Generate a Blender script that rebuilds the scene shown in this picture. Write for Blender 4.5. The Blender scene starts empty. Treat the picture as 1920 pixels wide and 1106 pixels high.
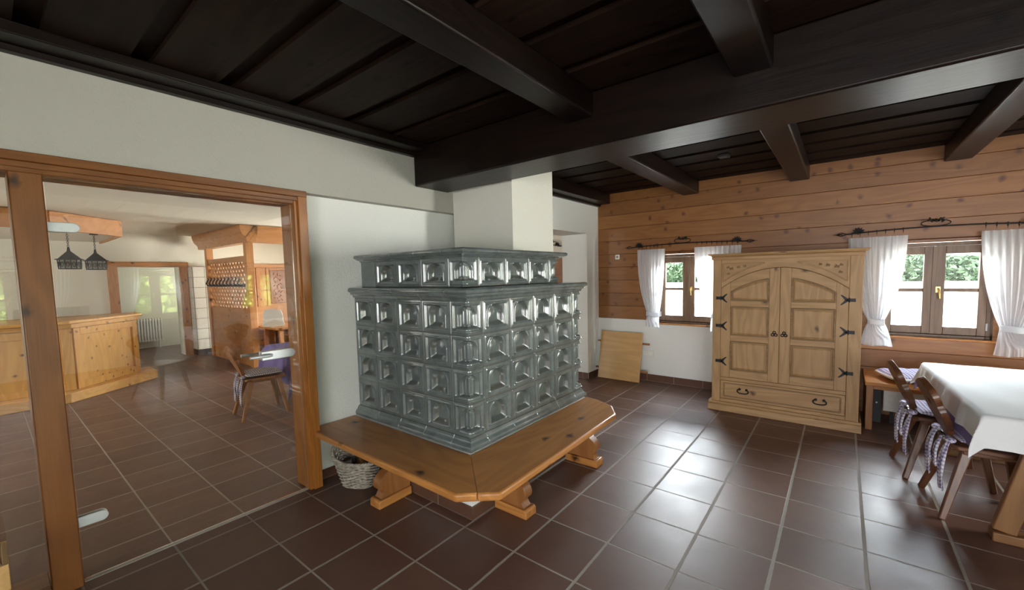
import bpy, bmesh, math, random
import numpy as np
from mathutils import Vector, Matrix
random.seed(7)
SC = bpy.context.scene
COL = SC.collection
PI = math.pi

# ------------------------------------------------------------------ nodes
def new_mat(name):
    m = bpy.data.materials.new(name); m.use_nodes = True
    nt = m.node_tree; nt.nodes.clear()
    out = nt.nodes.new('ShaderNodeOutputMaterial')
    return m, nt, out
def nd(nt, typ, **kw):
    n = nt.nodes.new(typ)
    for k, v in kw.items():
        if k.startswith('i_'):
            key = k[2:]
            n.inputs[int(key) if key.isdigit() else key.replace('_', ' ')].default_value = v
        else: setattr(n, k, v)
    return n
def lk(nt, a, b): nt.links.new(a, b)
def mth(nt, op, a, b=None, c=None, clamp=False):
    n = nt.nodes.new('ShaderNodeMath'); n.operation = op; n.use_clamp = clamp
    for i, x in enumerate((a, b, c)):
        if x is None: continue
        if isinstance(x, (int, float)): n.inputs[i].default_value = x
        else: nt.links.new(x, n.inputs[i])
    return n.outputs[0]
def mixc(nt, fac, a, b, mode='MIX'):
    n = nt.nodes.new('ShaderNodeMix'); n.data_type = 'RGBA'; n.blend_type = mode
    for s, x in ((n.inputs[0], fac), (n.inputs[6], a), (n.inputs[7], b)):
        if isinstance(x, (int, float)): s.default_value = x
        elif isinstance(x, tuple): s.default_value = (x[0], x[1], x[2], 1)
        else: nt.links.new(x, s)
    return n.outputs[2]
def ramp(nt, fac, stops):
    n = nt.nodes.new('ShaderNodeValToRGB'); e = n.color_ramp.elements
    while len(e) < len(stops): e.new(0.5)
    for i, (p, c) in enumerate(stops):
        e[i].position = p; e[i].color = (c[0], c[1], c[2], 1) if isinstance(c, tuple) else (c, c, c, 1)
    nt.links.new(fac, n.inputs[0]); return n.outputs[0]
def objco(nt, scale=(1, 1, 1), loc=(0, 0, 0), uv=False):
    tc = nt.nodes.new('ShaderNodeTexCoord'); mp = nt.nodes.new('ShaderNodeMapping')
    mp.inputs['Scale'].default_value = scale; mp.inputs['Location'].default_value = loc
    nt.links.new(tc.outputs['UV' if uv else 'Object'], mp.inputs[0]); return mp.outputs[0]
def noise(nt, vec, scale, detail=4, rough=.55, dist=0):
    n = nd(nt, 'ShaderNodeTexNoise'); n.inputs['Scale'].default_value = scale
    n.inputs['Detail'].default_value = detail; n.inputs['Roughness'].default_value = rough
    n.inputs['Distortion'].default_value = dist
    if vec is not None: lk(nt, vec, n.inputs['Vector'])
    return n.outputs[0]
def principled(nt, out, **kw):
    p = nd(nt, 'ShaderNodeBsdfPrincipled')
    for k, v in kw.items():
        s = p.inputs[k]
        if isinstance(v, (int, float)): s.default_value = v
        elif isinstance(v, tuple): s.default_value = (v[0], v[1], v[2], 1)
        else: lk(nt, v, s)
    lk(nt, p.outputs[0], out.inputs[0]); return p
def bump(nt, h, strength, dist=.01):
    b = nd(nt, 'ShaderNodeBump'); b.inputs['Strength'].default_value = strength
    b.inputs['Distance'].default_value = dist; lk(nt, h, b.inputs['Height']); return b.outputs[0]

def plain(name, c, rough=.5, metal=0, spec=.5, coat=0):
    m, nt, out = new_mat(name)
    co = objco(nt); n = noise(nt, co, 30, 3)
    col = mixc(nt, n, tuple(x * .88 for x in c), tuple(min(1, x * 1.1) for x in c))
    principled(nt, out, **{'Base Color': col, 'Roughness': rough, 'Metallic': metal, 'Specular IOR Level': spec, 'Coat Weight': coat})
    return m
def plaster(name, c, s=1.0, scale=55):
    m, nt, out = new_mat(name)
    co = objco(nt)
    n1 = noise(nt, co, scale, 5, .6); n2 = noise(nt, co, 1.3, 3)
    col = mixc(nt, n2, tuple(x * .94 for x in c), c)
    principled(nt, out, **{'Base Color': col, 'Roughness': .9, 'Specular IOR Level': .2, 'Normal': bump(nt, n1, .55 * s, .012)})
    return m

def wood(name, dark, light, axis=0, rough=.4, knots=.5, k=1.0, plank=0.0, plank_axis=2, plank_off=0.0, coat=0.0, knotc=None, contrast=1.0, bumps=.25, spec=.5, kscale=(3.2, 6.0), ksize=7.0):
    """grain along axis; plank>0 gives each board of that width its own grain and tone"""
    m, nt, out = new_mat(name)
    tc = nd(nt, 'ShaderNodeTexCoord'); sep = nd(nt, 'ShaderNodeSeparateXYZ'); lk(nt, tc.outputs['Object'], sep.inputs[0])
    oi = nd(nt, 'ShaderNodeObjectInfo')
    shift = mth(nt, 'MULTIPLY', oi.outputs['Random'], 37.0)
    tone = None
    if plank:
        f = mth(nt, 'FLOOR', mth(nt, 'DIVIDE', mth(nt, 'SUBTRACT', sep.outputs[plank_axis], plank_off), plank))
        wn = nd(nt, 'ShaderNodeTexWhiteNoise', noise_dimensions='1D'); lk(nt, f, wn.inputs['W'])
        shift = mth(nt, 'ADD', shift, mth(nt, 'MULTIPLY', wn.outputs[0], 53.0)); tone = wn.outputs[0]
    comb = nd(nt, 'ShaderNodeCombineXYZ')
    for i in range(3):
        v = sep.outputs[i]
        lk(nt, mth(nt, 'ADD', mth(nt, 'MULTIPLY', v, (.16 if i == axis else 1.0) * k), shift), comb.inputs[i])
    n1 = noise(nt, comb.outputs[0], 3.2, 3, .5, .3)
    rings = mth(nt, 'MULTIPLY_ADD', mth(nt, 'SINE', mth(nt, 'MULTIPLY', n1, 70.0)), .5, .5)
    comb2 = nd(nt, 'ShaderNodeCombineXYZ')
    for i in range(3): lk(nt, mth(nt, 'ADD', mth(nt, 'MULTIPLY', sep.outputs[i], (2.0 if i == axis else 60.0) * k), shift), comb2.inputs[i])
    fine = noise(nt, comb2.outputs[0], 2.0, 3, .6)
    fac = mth(nt, 'ADD', mth(nt, 'MULTIPLY', rings, .45), mth(nt, 'MULTIPLY', fine, .65), clamp=True)
    mid = tuple((a + b) / 2 for a, b in zip(dark, light))
    dk = tuple(m_ + (d - m_) * contrast for m_, d in zip(mid, dark)); lt = tuple(m_ + (d - m_) * contrast for m_, d in zip(mid, light))
    col = mixc(nt, fac, dk, lt)
    if tone is not None:
        col = mixc(nt, mth(nt, 'MULTIPLY', tone, .55), col, tuple(x * .68 for x in dark), 'MIX')
    if knots:
        comb3 = nd(nt, 'ShaderNodeCombineXYZ')
        oth = [i for i in range(3) if i != axis]
        lk(nt, mth(nt, 'ADD', mth(nt, 'MULTIPLY', sep.outputs[axis], kscale[0] * k), shift), comb3.inputs[0])
        wob = mth(nt, 'MULTIPLY', noise(nt, tc.outputs['Object'], 14, 2), .35)
        lk(nt, mth(nt, 'ADD', mth(nt, 'ADD', mth(nt, 'MULTIPLY', mth(nt, 'MULTIPLY_ADD', sep.outputs[oth[1]], -.8, sep.outputs[oth[0]]), kscale[1] * k), shift), wob), comb3.inputs[1])
        vor = nd(nt, 'ShaderNodeTexVoronoi', voronoi_dimensions='2D'); vor.inputs['Scale'].default_value = 1.0
        lk(nt, comb3.outputs[0], vor.inputs['Vector'])
        sepc = nd(nt, 'ShaderNodeSeparateColor'); lk(nt, vor.outputs['Color'], sepc.inputs[0])
        pick = mth(nt, 'LESS_THAN', sepc.outputs[0], knots)
        near = mth(nt, 'SMOOTH_MIN', 1.0, mth(nt, 'SUBTRACT', 1.0, mth(nt, 'MULTIPLY', vor.outputs['Distance'], ksize)), .1)
        kf = mth(nt, 'MULTIPLY', mth(nt, 'MULTIPLY', mth(nt, 'MAXIMUM', near, 0.0), pick), 1.25, clamp=True)
        col = mixc(nt, kf, col, knotc or tuple(x * .28 for x in dark))
    principled(nt, out, **{'Base Color': col, 'Roughness': rough, 'Coat Weight': coat, 'Coat Roughness': .15, 'Specular IOR Level': spec, 'Normal': bump(nt, fac, bumps, .003)})
    return m

def floor_mat():
    m, nt, out = new_mat('quarry_tiles')
    tc = nd(nt, 'ShaderNodeTexCoord'); sep = nd(nt, 'ShaderNodeSeparateXYZ'); lk(nt, tc.outputs['Object'], sep.inputs[0])
    TX, TY = .4, .38316
    u = mth(nt, 'DIVIDE', sep.outputs[0], TX); v = mth(nt, 'DIVIDE', sep.outputs[1], TY)
    wob = noise(nt, tc.outputs['Object'], 9, 3)
    def edge(q, T, w):
        f = mth(nt, 'ABSOLUTE', mth(nt, 'SUBTRACT', mth(nt, 'FRACT', mth(nt, 'ADD', q, .5)), .5))
        d = mth(nt, 'MULTIPLY', f, T)
        d = mth(nt, 'ADD', d, mth(nt, 'MULTIPLY', mth(nt, 'SUBTRACT', wob, .5), .004))
        mr = nd(nt, 'ShaderNodeMapRange', interpolation_type='SMOOTHSTEP'); lk(nt, d, mr.inputs[0])
        mr.inputs[1].default_value = w - .0015; mr.inputs[2].default_value = w + .0015; mr.inputs[3].default_value = 1; mr.inputs[4].default_value = 0
        return mr.outputs[0]
    g = mth(nt, 'MAXIMUM', edge(u, TX, .0080), edge(v, TY, .0050))
    cmb = nd(nt, 'ShaderNodeCombineXYZ'); lk(nt, mth(nt, 'FLOOR', u), cmb.inputs[0]); lk(nt, mth(nt, 'FLOOR', v), cmb.inputs[1])
    wn = nd(nt, 'ShaderNodeTexWhiteNoise', noise_dimensions='3D'); lk(nt, cmb.outputs[0], wn.inputs['Vector'])
    n1 = noise(nt, tc.outputs['Object'], 5, 6, .65); n2 = noise(nt, tc.outputs['Object'], 90, 3)
    t = mixc(nt, wn.outputs[0], (.124, .058, .040), (.178, .087, .060))
    t = mixc(nt, mth(nt, 'MULTIPLY', n1, .55), t, (.085, .051, .041))
    col = mixc(nt, g, t, mixc(nt, n2, (.25, .215, .18), (.38, .335, .29)))
    rough = mth(nt, 'ADD', mth(nt, 'MULTIPLY', g, .45), mth(nt, 'MULTIPLY_ADD', n1, .22, .33))
    h = mth(nt, 'ADD', mth(nt, 'MULTIPLY', mth(nt, 'SUBTRACT', 1.0, g), 1.0), mth(nt, 'MULTIPLY', n1, .25))
    principled(nt, out, **{'Base Color': col, 'Roughness': rough, 'Specular IOR Level': .42, 'Normal': bump(nt, h, .5, .0025)})
    return m

def ceramic_mat():
    m, nt, out = new_mat('green_grey_glaze')
    tc = nd(nt, 'ShaderNodeTexCoord')
    n1 = noise(nt, tc.outputs['Object'], 7, 5, .6, .4); n2 = noise(nt, tc.outputs['Object'], 60, 4)
    at = nd(nt, 'ShaderNodeAttribute', attribute_name='glaze')
    base = mixc(nt, ramp(nt, n1, [(.3, 0.0), (.7, 1.0)]), (.068, .085, .085), (.145, .172, .170))
    base = mixc(nt, mth(nt, 'MULTIPLY', n2, .25), base, (.20, .24, .24))
    thin = mth(nt, 'MULTIPLY', at.outputs['Fac'], ramp(nt, n1, [(.35, 0.0), (.62, 1.0)]))
    col = mixc(nt, mth(nt, 'MULTIPLY', thin, .7), base, (.075, .052, .028))
    principled(nt, out, **{'Base Color': col, 'Roughness': .17, 'Specular IOR Level': .9, 'Coat Weight': .7, 'Coat Roughness': .07, 'Normal': bump(nt, n2, .12, .003)})
    return m

def gingham(name, dark, light, cell=.022):
    m, nt, out = new_mat(name)
    tc = nd(nt, 'ShaderNodeTexCoord'); sep = nd(nt, 'ShaderNodeSeparateXYZ'); lk(nt, tc.outputs['UV'], sep.inputs[0])
    s = [mth(nt, 'GREATER_THAN', mth(nt, 'FRACT', mth(nt, 'DIVIDE', sep.outputs[i], cell)), .5) for i in (0, 1)]
    f = mth(nt, 'MULTIPLY', mth(nt, 'ADD', s[0], s[1]), .5)
    principled(nt, out, **{'Base Color': mixc(nt, f, light, dark), 'Roughness': .9, 'Specular IOR Level': .1})
    return m
def cloth(name, c, transl=0.0, uvdots=False, rough=.9, see=0.0):
    m, nt, out = new_mat(name)
    co = objco(nt); n = noise(nt, co, 220, 2)
    col = mixc(nt, n, tuple(x * .93 for x in c), c)
    p = nd(nt, 'ShaderNodeBsdfPrincipled'); lk(nt, col, p.inputs['Base Color']); p.inputs['Roughness'].default_value = rough; p.inputs['Specular IOR Level'].default_value = .1
    last = p.outputs[0]
    if transl:
        t = nd(nt, 'ShaderNodeBsdfTranslucent'); lk(nt, col, t.inputs[0])
        mx = nd(nt, 'ShaderNodeMixShader'); mx.inputs[0].default_value = transl; lk(nt, last, mx.inputs[1]); lk(nt, t.outputs[0], mx.inputs[2]); last = mx.outputs[0]
    if see:
        t = nd(nt, 'ShaderNodeBsdfTransparent')
        mx = nd(nt, 'ShaderNodeMixShader'); mx.inputs[0].default_value = see; lk(nt, last, mx.inputs[1]); lk(nt, t.outputs[0], mx.inputs[2]); last = mx.outputs[0]
    lk(nt, last, out.inputs[0]); return m
def glass_mat(name, tint=(1, 1, 1), ior=1.5, refl=1.0):
    m, nt, out = new_mat(name)
    fr = nd(nt, 'ShaderNodeFresnel'); fr.inputs[0].default_value = ior
    t = nd(nt, 'ShaderNodeBsdfTransparent'); t.inputs[0].default_value = (*tint, 1)
    g = nd(nt, 'ShaderNodeBsdfGlossy'); g.inputs['Roughness'].default_value = 0.0
    mx = nd(nt, 'ShaderNodeMixShader')
    lk(nt, mth(nt, 'MULTIPLY', fr.outputs[0], refl, clamp=True), mx.inputs[0]); lk(nt, t.outputs[0], mx.inputs[1]); lk(nt, g.outputs[0], mx.inputs[2])
    lk(nt, mx.outputs[0], out.inputs[0]); return m
def wicker_mat():
    m, nt, out = new_mat('grey_wicker')
    n = noise(nt, objco(nt), 40, 4)
    principled(nt, out, **{'Base Color': ramp(nt, n, [(.3, (.20, .16, .12)), (.7, (.50, .45, .38))]), 'Roughness': .75})
    return m
def leaf_mat(name, a, b):
    m, nt, out = new_mat(name)
    n = noise(nt, objco(nt), 6, 4, .7)
    principled(nt, out, **{'Base Color': ramp(nt, n, [(.35, a), (.65, b)]), 'Roughness': .7})
    return m

# ------------------------------------------------------------------ mesh builder
class MB:
    def __init__(s): s.v = []; s.f = []; s.uv = None; s.att = None
    def add(s, verts, faces):
        o = len(s.v); s.v += [tuple(p) for p in verts]; s.f += [tuple(i + o for i in q) for q in faces]; return s
    def box(s, x0, x1, y0, y1, z0, z1):
        if x0 > x1: x0, x1 = x1, x0
        if y0 > y1: y0, y1 = y1, y0
        if z0 > z1: z0, z1 = z1, z0
        return s.add([(x, y, z) for x in (x0, x1) for y in (y0, y1) for z in (z0, z1)],
                     [(0, 1, 3, 2), (4, 6, 7, 5), (0, 4, 5, 1), (2, 3, 7, 6), (0, 2, 6, 4), (1, 5, 7, 3)])
    def hexa(s, bottom, top):
        """two quads (4 points each, same order, counter-clockwise from above)"""
        return s.add(list(bottom) + list(top), [(3, 2, 1, 0), (4, 5, 6, 7), (0, 1, 5, 4), (1, 2, 6, 5), (2, 3, 7, 6), (3, 0, 4, 7)])
    def bar(s, a, b, w, d=None, up=(0, 0, 1), w2=None, d2=None):
        a, b = Vector(a), Vector(b); d = d or w; t = (b - a).normalized(); u = Vector(up)
        sx = t.cross(u)
        if sx.length < 1e-4: sx = t.cross(Vector((0, 1, 0)))
        sx.normalize(); sy = sx.cross(t)
        w2 = w2 or w; d2 = d2 or d
        q = lambda c, w, d: [c + sx * i * w / 2 + sy * j * d / 2 for i, j in ((-1, -1), (1, -1), (1, 1), (-1, 1))]
        return s.add(q(a, w, d) + q(b, w2, d2), [(0, 1, 2, 3), (7, 6, 5, 4), (4, 5, 1, 0), (5, 6, 2, 1), (6, 7, 3, 2), (7, 4, 0, 3)])
    def prism(s, poly, axis, a, b):
        """poly 2d; axis 0: (y,z) along x; 1: (x,z) along y; 2: (x,y) along z"""
        def P(p, t): return ((t, p[0], p[1]), (p[0], t, p[1]), (p[0], p[1], t))[axis]
        n = len(poly); v = [P(p, a) for p in poly] + [P(p, b) for p in poly]
        f = [tuple(range(n))[::-1], tuple(range(n, 2 * n))] + [(i, (i + 1) % n, n + (i + 1) % n, n + i) for i in range(n)]
        return s.add(v, f)
    def tube(s, pts, r, n=8, closed=False):
        pts = [Vector(p) for p in pts]; N = len(pts); v = []; prev = None
        for i, p in enumerate(pts):
            if closed: t = pts[(i + 1) % N] - pts[i - 1]
            else: t = pts[min(i + 1, N - 1)] - pts[max(i - 1, 0)]
            t.normalize()
            if prev is None:
                u = t.cross(Vector((0, 0, 1)))
                if u.length < 1e-3: u = t.cross(Vector((1, 0, 0)))
            else: u = prev - t * prev.dot(t)
            u.normalize(); prev = u; w = t.cross(u)
            rr = r[i] if isinstance(r, (list, tuple)) else r
            v += [p + (u * math.cos(2 * PI * k / n) + w * math.sin(2 * PI * k / n)) * rr for k in range(n)]
        f = []
        for i in range(N if closed else N - 1):
            j = (i + 1) % N
            f += [(i * n + k, i * n + (k + 1) % n, j * n + (k + 1) % n, j * n + k) for k in range(n)]
        if not closed: f += [tuple(range(n))[::-1], tuple(range((N - 1) * n, N * n))]
        return s.add(v, f)
    def lathe(s, prof, c, n=24, axis=2):
        """prof: (r,h) from low to high, around axis through c"""
        v = []
        for r, h in prof:
            for k in range(n):
                a = 2 * PI * k / n; x, y = r * math.cos(a), r * math.sin(a)
                p = ((h, x, y), (y, h, x), (x, y, h))[axis]; v.append((c[0] + p[0], c[1] + p[1], c[2] + p[2]))
        m = len(prof)
        f = [(i * n + k, i * n + (k + 1) % n, (i + 1) * n + (k + 1) % n, (i + 1) * n + k) for i in range(m - 1) for k in range(n)]
        f += [tuple(range(n))[::-1], tuple(range((m - 1) * n, m * n))]
        return s.add(v, f)
    def grid(s, fn, nu, nv, usize=1, vsize=1, flip=False):
        """fn(u,v) u,v in 0..1 -> point; stores uv in metres"""
        o = len(s.v)
        if s.uv is None: s.uv = {}
        for j in range(nv + 1):
            for i in range(nu + 1):
                s.uv[len(s.v)] = (i / nu * usize, j / nv * vsize); s.v.append(tuple(fn(i / nu, j / nv)))
        for j in range(nv):
            for i in range(nu):
                a = o + j * (nu + 1) + i; q = (a, a + 1, a + nu + 2, a + nu + 1)
                s.f.append(q[::-1] if flip else q)
        return s
    def npgrid(s, P, att=None):
        """P: (m,n,3) array of points"""
        m, n = P.shape[:2]; o = len(s.v)
        s.v += [tuple(p) for p in P.reshape(-1, 3).tolist()]
        for j in range(m - 1):
            for i in range(n - 1):
                a = o + j * n + i; s.f.append((a, a + 1, a + n + 1, a + n))
        if att is not None:
            if s.att is None: s.att = {}
            for k, x in enumerate(att.reshape(-1).tolist()): s.att[o + k] = x
        return s
    def mesh(s, name, mat, off=(0, 0, 0), smooth=None):
        me = bpy.data.meshes.new(name)
        me.from_pydata([(p[0] - off[0], p[1] - off[1], p[2] - off[2]) for p in s.v], [], s.f)
        if s.uv:
            ul = me.uv_layers.new(name='UVMap')
            vi = np.zeros(len(me.loops), dtype=np.int32); me.loops.foreach_get('vertex_index', vi)
            tab = np.zeros((len(s.v), 2), dtype=np.float32)
            for k, u in s.uv.items(): tab[k] = u
            ul.data.foreach_set('uv', tab[vi].reshape(-1))
        if s.att:
            a = me.attributes.new('glaze', 'FLOAT', 'POINT'); arr = np.zeros(len(s.v), dtype=np.float32)
            for k, x in s.att.items(): arr[k] = x
            a.data.foreach_set('value', arr)
        bm = bmesh.new(); bm.from_mesh(me)
        if not s.uv and not s.att: bmesh.ops.recalc_face_normals(bm, faces=bm.faces)
        bm.to_mesh(me); bm.free()
        if mat: me.materials.append(mat)
        if smooth is not None:
            for p in me.polygons: p.use_smooth = True
            if smooth < 180: me.set_sharp_from_angle(angle=math.radians(smooth))
        return me
    def build(s, name, mat, parent=None, bevel=0, seg=2, smooth=None, solid=0, sub=0):
        off = world_loc(parent) if parent else (0, 0, 0)
        if bevel and smooth is None: smooth = 40
        o = bpy.data.objects.new(name, s.mesh(name, mat, off, smooth)); COL.objects.link(o)
        if parent: o.parent = parent
        if solid:
            md = o.modifiers.new('thick', 'SOLIDIFY'); md.thickness = solid; md.offset = 0
        if bevel:
            md = o.modifiers.new('bevel', 'BEVEL'); md.width = bevel; md.segments = seg; md.limit_method = 'ANGLE'; md.angle_limit = math.radians(38)
        if sub:
            md = o.modifiers.new('sub', 'SUBSURF'); md.levels = sub; md.render_levels = sub
        return o
def world_loc(o):
    p = Vector((0, 0, 0))
    while o: p += o.location; o = o.parent
    return p
def empty(name, label, cat, loc=(0, 0, 0), group=None, kind=None):
    o = bpy.data.objects.new(name, None); COL.objects.link(o); o.location = loc; o.empty_display_size = .1
    return tag(o, label, cat, group, kind)
def tag(o, label=None, cat=None, group=None, kind=None):
    if label: o['label'] = label
    if cat: o['category'] = cat
    if group: o['group'] = group
    if kind or cat: o['kind'] = kind or 'thing'
    return o
def struct(o, label=None):
    o['kind'] = 'structure'
    if label: o['label'] = label
    return o
def copy_tree(o, parent=None):
    c = o.copy(); COL.objects.link(c); c.parent = parent
    for ch in list(o.children): copy_tree(ch, c)
    return c
def part_label(o, t): o['label'] = t; return o

def flat_with_holes(name, outer, holes, thick, mat, parent=None, place=None, bevel=.003):
    """polygon with holes in local (x,z), extruded along y; place: Matrix applied to the mesh"""
    cu = bpy.data.curves.new('tmp', 'CURVE'); cu.dimensions = '2D'; cu.fill_mode = 'BOTH'; cu.extrude = thick / 2 - bevel; cu.bevel_depth = bevel; cu.bevel_resolution = 1
    cu.offset = -bevel
    for loop in [outer] + holes:
        sp = cu.splines.new('POLY'); sp.points.add(len(loop) - 1); sp.use_cyclic_u = True
        for p, q in zip(sp.points, loop): p.co = (q[0], q[1], 0, 1)
    t = bpy.data.objects.new('tmp', cu); COL.objects.link(t)
    bpy.context.view_layer.update()
    dg = bpy.context.evaluated_depsgraph_get()
    me = bpy.data.meshes.new_from_object(t.evaluated_get(dg)); me.name = name
    bpy.data.objects.remove(t); bpy.data.curves.remove(cu)
    me.transform(Matrix.Rotation(PI / 2, 4, 'X'))
    if place is not None: me.transform(place)
    me.materials.clear(); me.materials.append(mat)
    for p in me.polygons: p.use_smooth = False
    o = bpy.data.objects.new(name, me); COL.objects.link(o)
    if parent: o.parent = parent
    return o
def smooth_poly(pts, n=4, closed=True):
    """Catmull-Rom through 2d points"""
    P = [Vector(p) for p in pts]; N = len(P); out = []
    rng = range(N) if closed else range(N - 1)
    for i in rng:
        if closed: p0, p1, p2, p3 = P[i - 1], P[i], P[(i + 1) % N], P[(i + 2) % N]
        else: p0, p1, p2, p3 = P[max(i - 1, 0)], P[i], P[i + 1], P[min(i + 2, N - 1)]
        for k in range(n):
            t = k / n
            out.append(tuple(.5 * ((2 * p1) + (p2 - p0) * t + (2 * p0 - 5 * p1 + 4 * p2 - p3) * t * t + (3 * p1 - p0 - 3 * p2 + p3) * t ** 3)))
    if not closed: out.append(tuple(P[-1]))
    return out
# ------------------------------------------------------------------ materials
M = {}
M['floor'] = floor_mat()
M['plaster'] = plaster('white_plaster', (.80, .80, .77), .8, 60)
M['plaster_rough'] = plaster('rough_white_plaster', (.79, .765, .69), .9, 36)
M['plaster_shaded'] = plaster('shaded_white_plaster', (.46, .445, .395), .8, 42)  # white plaster with the upper wall's dimmer light put into its colour
M['plaster_back'] = plaster('cream_plaster', (.80, .77, .655), .6, 60)
M['wallwood'] = wood('knotty_pine_boards', (.225, .083, .020), (.355, .152, .044), 0, .45, .5, 1.0, .193, 2, -.073, contrast=1.0, kscale=(5.2, 6.2), ksize=5.5, knotc=(.10, .028, .006))
M['beam_x'] = wood('dark_beam_wood_along_x', (.0036, .0016, .0011), (.0105, .0050, .0032), 0, .38, .2, 1.0, spec=.25)
M['beam_y'] = wood('dark_beam_wood_along_y', (.0036, .0016, .0011), (.0105, .0050, .0032), 1, .38, .2, 1.0, spec=.25)
M['ceilwood'] = wood('dark_ceiling_boards', (.008, .0040, .0026), (.024, .0125, .0078), 0, .55, .3, 1.0, .385, 1, .0, contrast=1.1, spec=.08)
M['frame_z'] = wood('orange_frame_wood_upright', (.135, .046, .009), (.225, .080, .016), 2, .38, .16)
M['post_z'] = wood('lit_orange_post_wood', (.25, .085, .013), (.39, .145, .026), 2, .38, .16)  # same frame wood; stronger light on the right post put into its colour
M['frame_y'] = wood('orange_frame_wood_level', (.135, .046, .009), (.225, .080, .016), 1, .38, .16)
M['honey_x'] = wood('honey_pine_along_x', (.36, .140, .034), (.55, .240, .066), 0, .36, .55, .8, coat=.05, spec=.35, knotc=(.045, .016, .006))
M['honey_y'] = wood('honey_pine_along_y', (.36, .140, .034), (.55, .240, .066), 1, .36, .55, .8, coat=.05, spec=.35, knotc=(.045, .016, .006))
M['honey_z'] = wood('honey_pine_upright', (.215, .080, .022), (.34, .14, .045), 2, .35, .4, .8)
for ax, nm in enumerate(('x', 'y', 'z')): M['trestle_' + nm] = wood('brown_trestle_wood_' + nm, (.15, .066, .022), (.25, .118, .040), ax, .4, .25, .8)
M['cab_z'] = wood('waxed_pine_upright', (.31, .165, .065), (.47, .285, .128), 2, .55, .14, 1.0, knotc=(.10, .05, .02))
M['cab_x'] = wood('waxed_pine_level', (.31, .165, .065), (.47, .285, .128), 0, .55, .14, 1.0, knotc=(.10, .05, .02))
M['cab_dark'] = wood('waxed_pine_carved', (.17, .095, .040), (.30, .185, .085), 0, .6, 0)
M['counter_z'] = wood('light_pine_upright', (.54, .268, .062), (.72, .405, .115), 2, .35, .6, 1.0, knotc=(.12, .035, .01), kscale=(5, 5), ksize=8)
M['counter_y'] = wood('light_pine_level', (.54, .268, .062), (.72, .405, .115), 1, .35, .5, 1.0, knotc=(.12, .035, .01), kscale=(5, 5), ksize=8)
M['booth_z'] = wood('reddish_pine_upright', (.40, .16, .045), (.56, .26, .085), 2, .4, .4)
M['booth_x'] = wood('reddish_pine_level', (.40, .16, .045), (.56, .26, .085), 0, .4, .4)
M['booth_y'] = wood('reddish_pine_level_across', (.40, .16, .045), (.56, .26, .085), 1, .4, .4)
M['winwood'] = wood('brown_window_wood', (.120, .066, .034), (.205, .120, .068), 2, .45, 0)
M['chair'] = wood('dark_chair_wood', (.085, .032, .014), (.165, .066, .028), 2, .35, .15, 1.5)
M['chair_x'] = wood('dark_chair_seat_wood', (.085, .032, .014), (.165, .066, .028), 0, .35, .15, 1.5)
M['chair_light'] = wood('mid_brown_chair_wood', (.25, .095, .03), (.40, .17, .055), 2, .38, .2, 1.5)
M['tabletop'] = wood('light_beech_board', (.47, .27, .10), (.60, .36, .145), 0, .4, 0, .8)
M['glaze'] = ceramic_mat()
M['skirt'] = plain('brown_skirting_tile', (.115, .055, .036), .32)
M['grout'] = plain('grey_grout', (.33, .29, .25), .9)
M['iron'] = plain('black_wrought_iron', (.018, .017, .017), .5, .6)
M['steel'] = plain('brushed_steel', (.66, .69, .70), .38, .45)
M['brass'] = plain('brass', (.70, .50, .17), .3, 1.0)
M['white_plastic'] = plain('white_plastic', (.78, .77, .73), .35)
M['white_paint'] = plain('white_enamel', (.82, .80, .74), .3)
M['white_tile'] = plain('cream_glazed_tile', (.74, .70, .60), .2)
M['black'] = plain('black_card', (.02, .02, .02), .6)
M['curtain'] = cloth('white_curtain_cloth', (.92, .935, .96), .58, see=.05)
M['white_cloth'] = cloth('white_table_linen', (.80, .80, .80), .08)
M['purple_cloth'] = cloth('violet_table_linen', (.23, .19, .40), .05)
M['gingham'] = gingham('violet_gingham', (.20, .155, .36), (.78, .75, .80))
M['gingham_dark'] = gingham('dark_gingham', (.085, .065, .12), (.56, .53, .56))
M['wicker'] = wicker_mat()
M['pane'] = glass_mat('window_glass', (.97, .985, .975), 1.45, .14)
M['doorglass'] = glass_mat('door_glass', (.92, .925, .905), 1.55, 1.5)
M['road'] = plain('pale_gravel', (.62, .61, .58), .9)
M['render_wall'] = plain('white_garden_wall', (.8, .8, .78), .9)
M['hedge'] = leaf_mat('hedge_leaves', (.05, .10, .055), (.10, .17, .10))
M['foliage'] = leaf_mat('sunlit_leaves', (.16, .30, .05), (.50, .62, .16))

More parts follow.
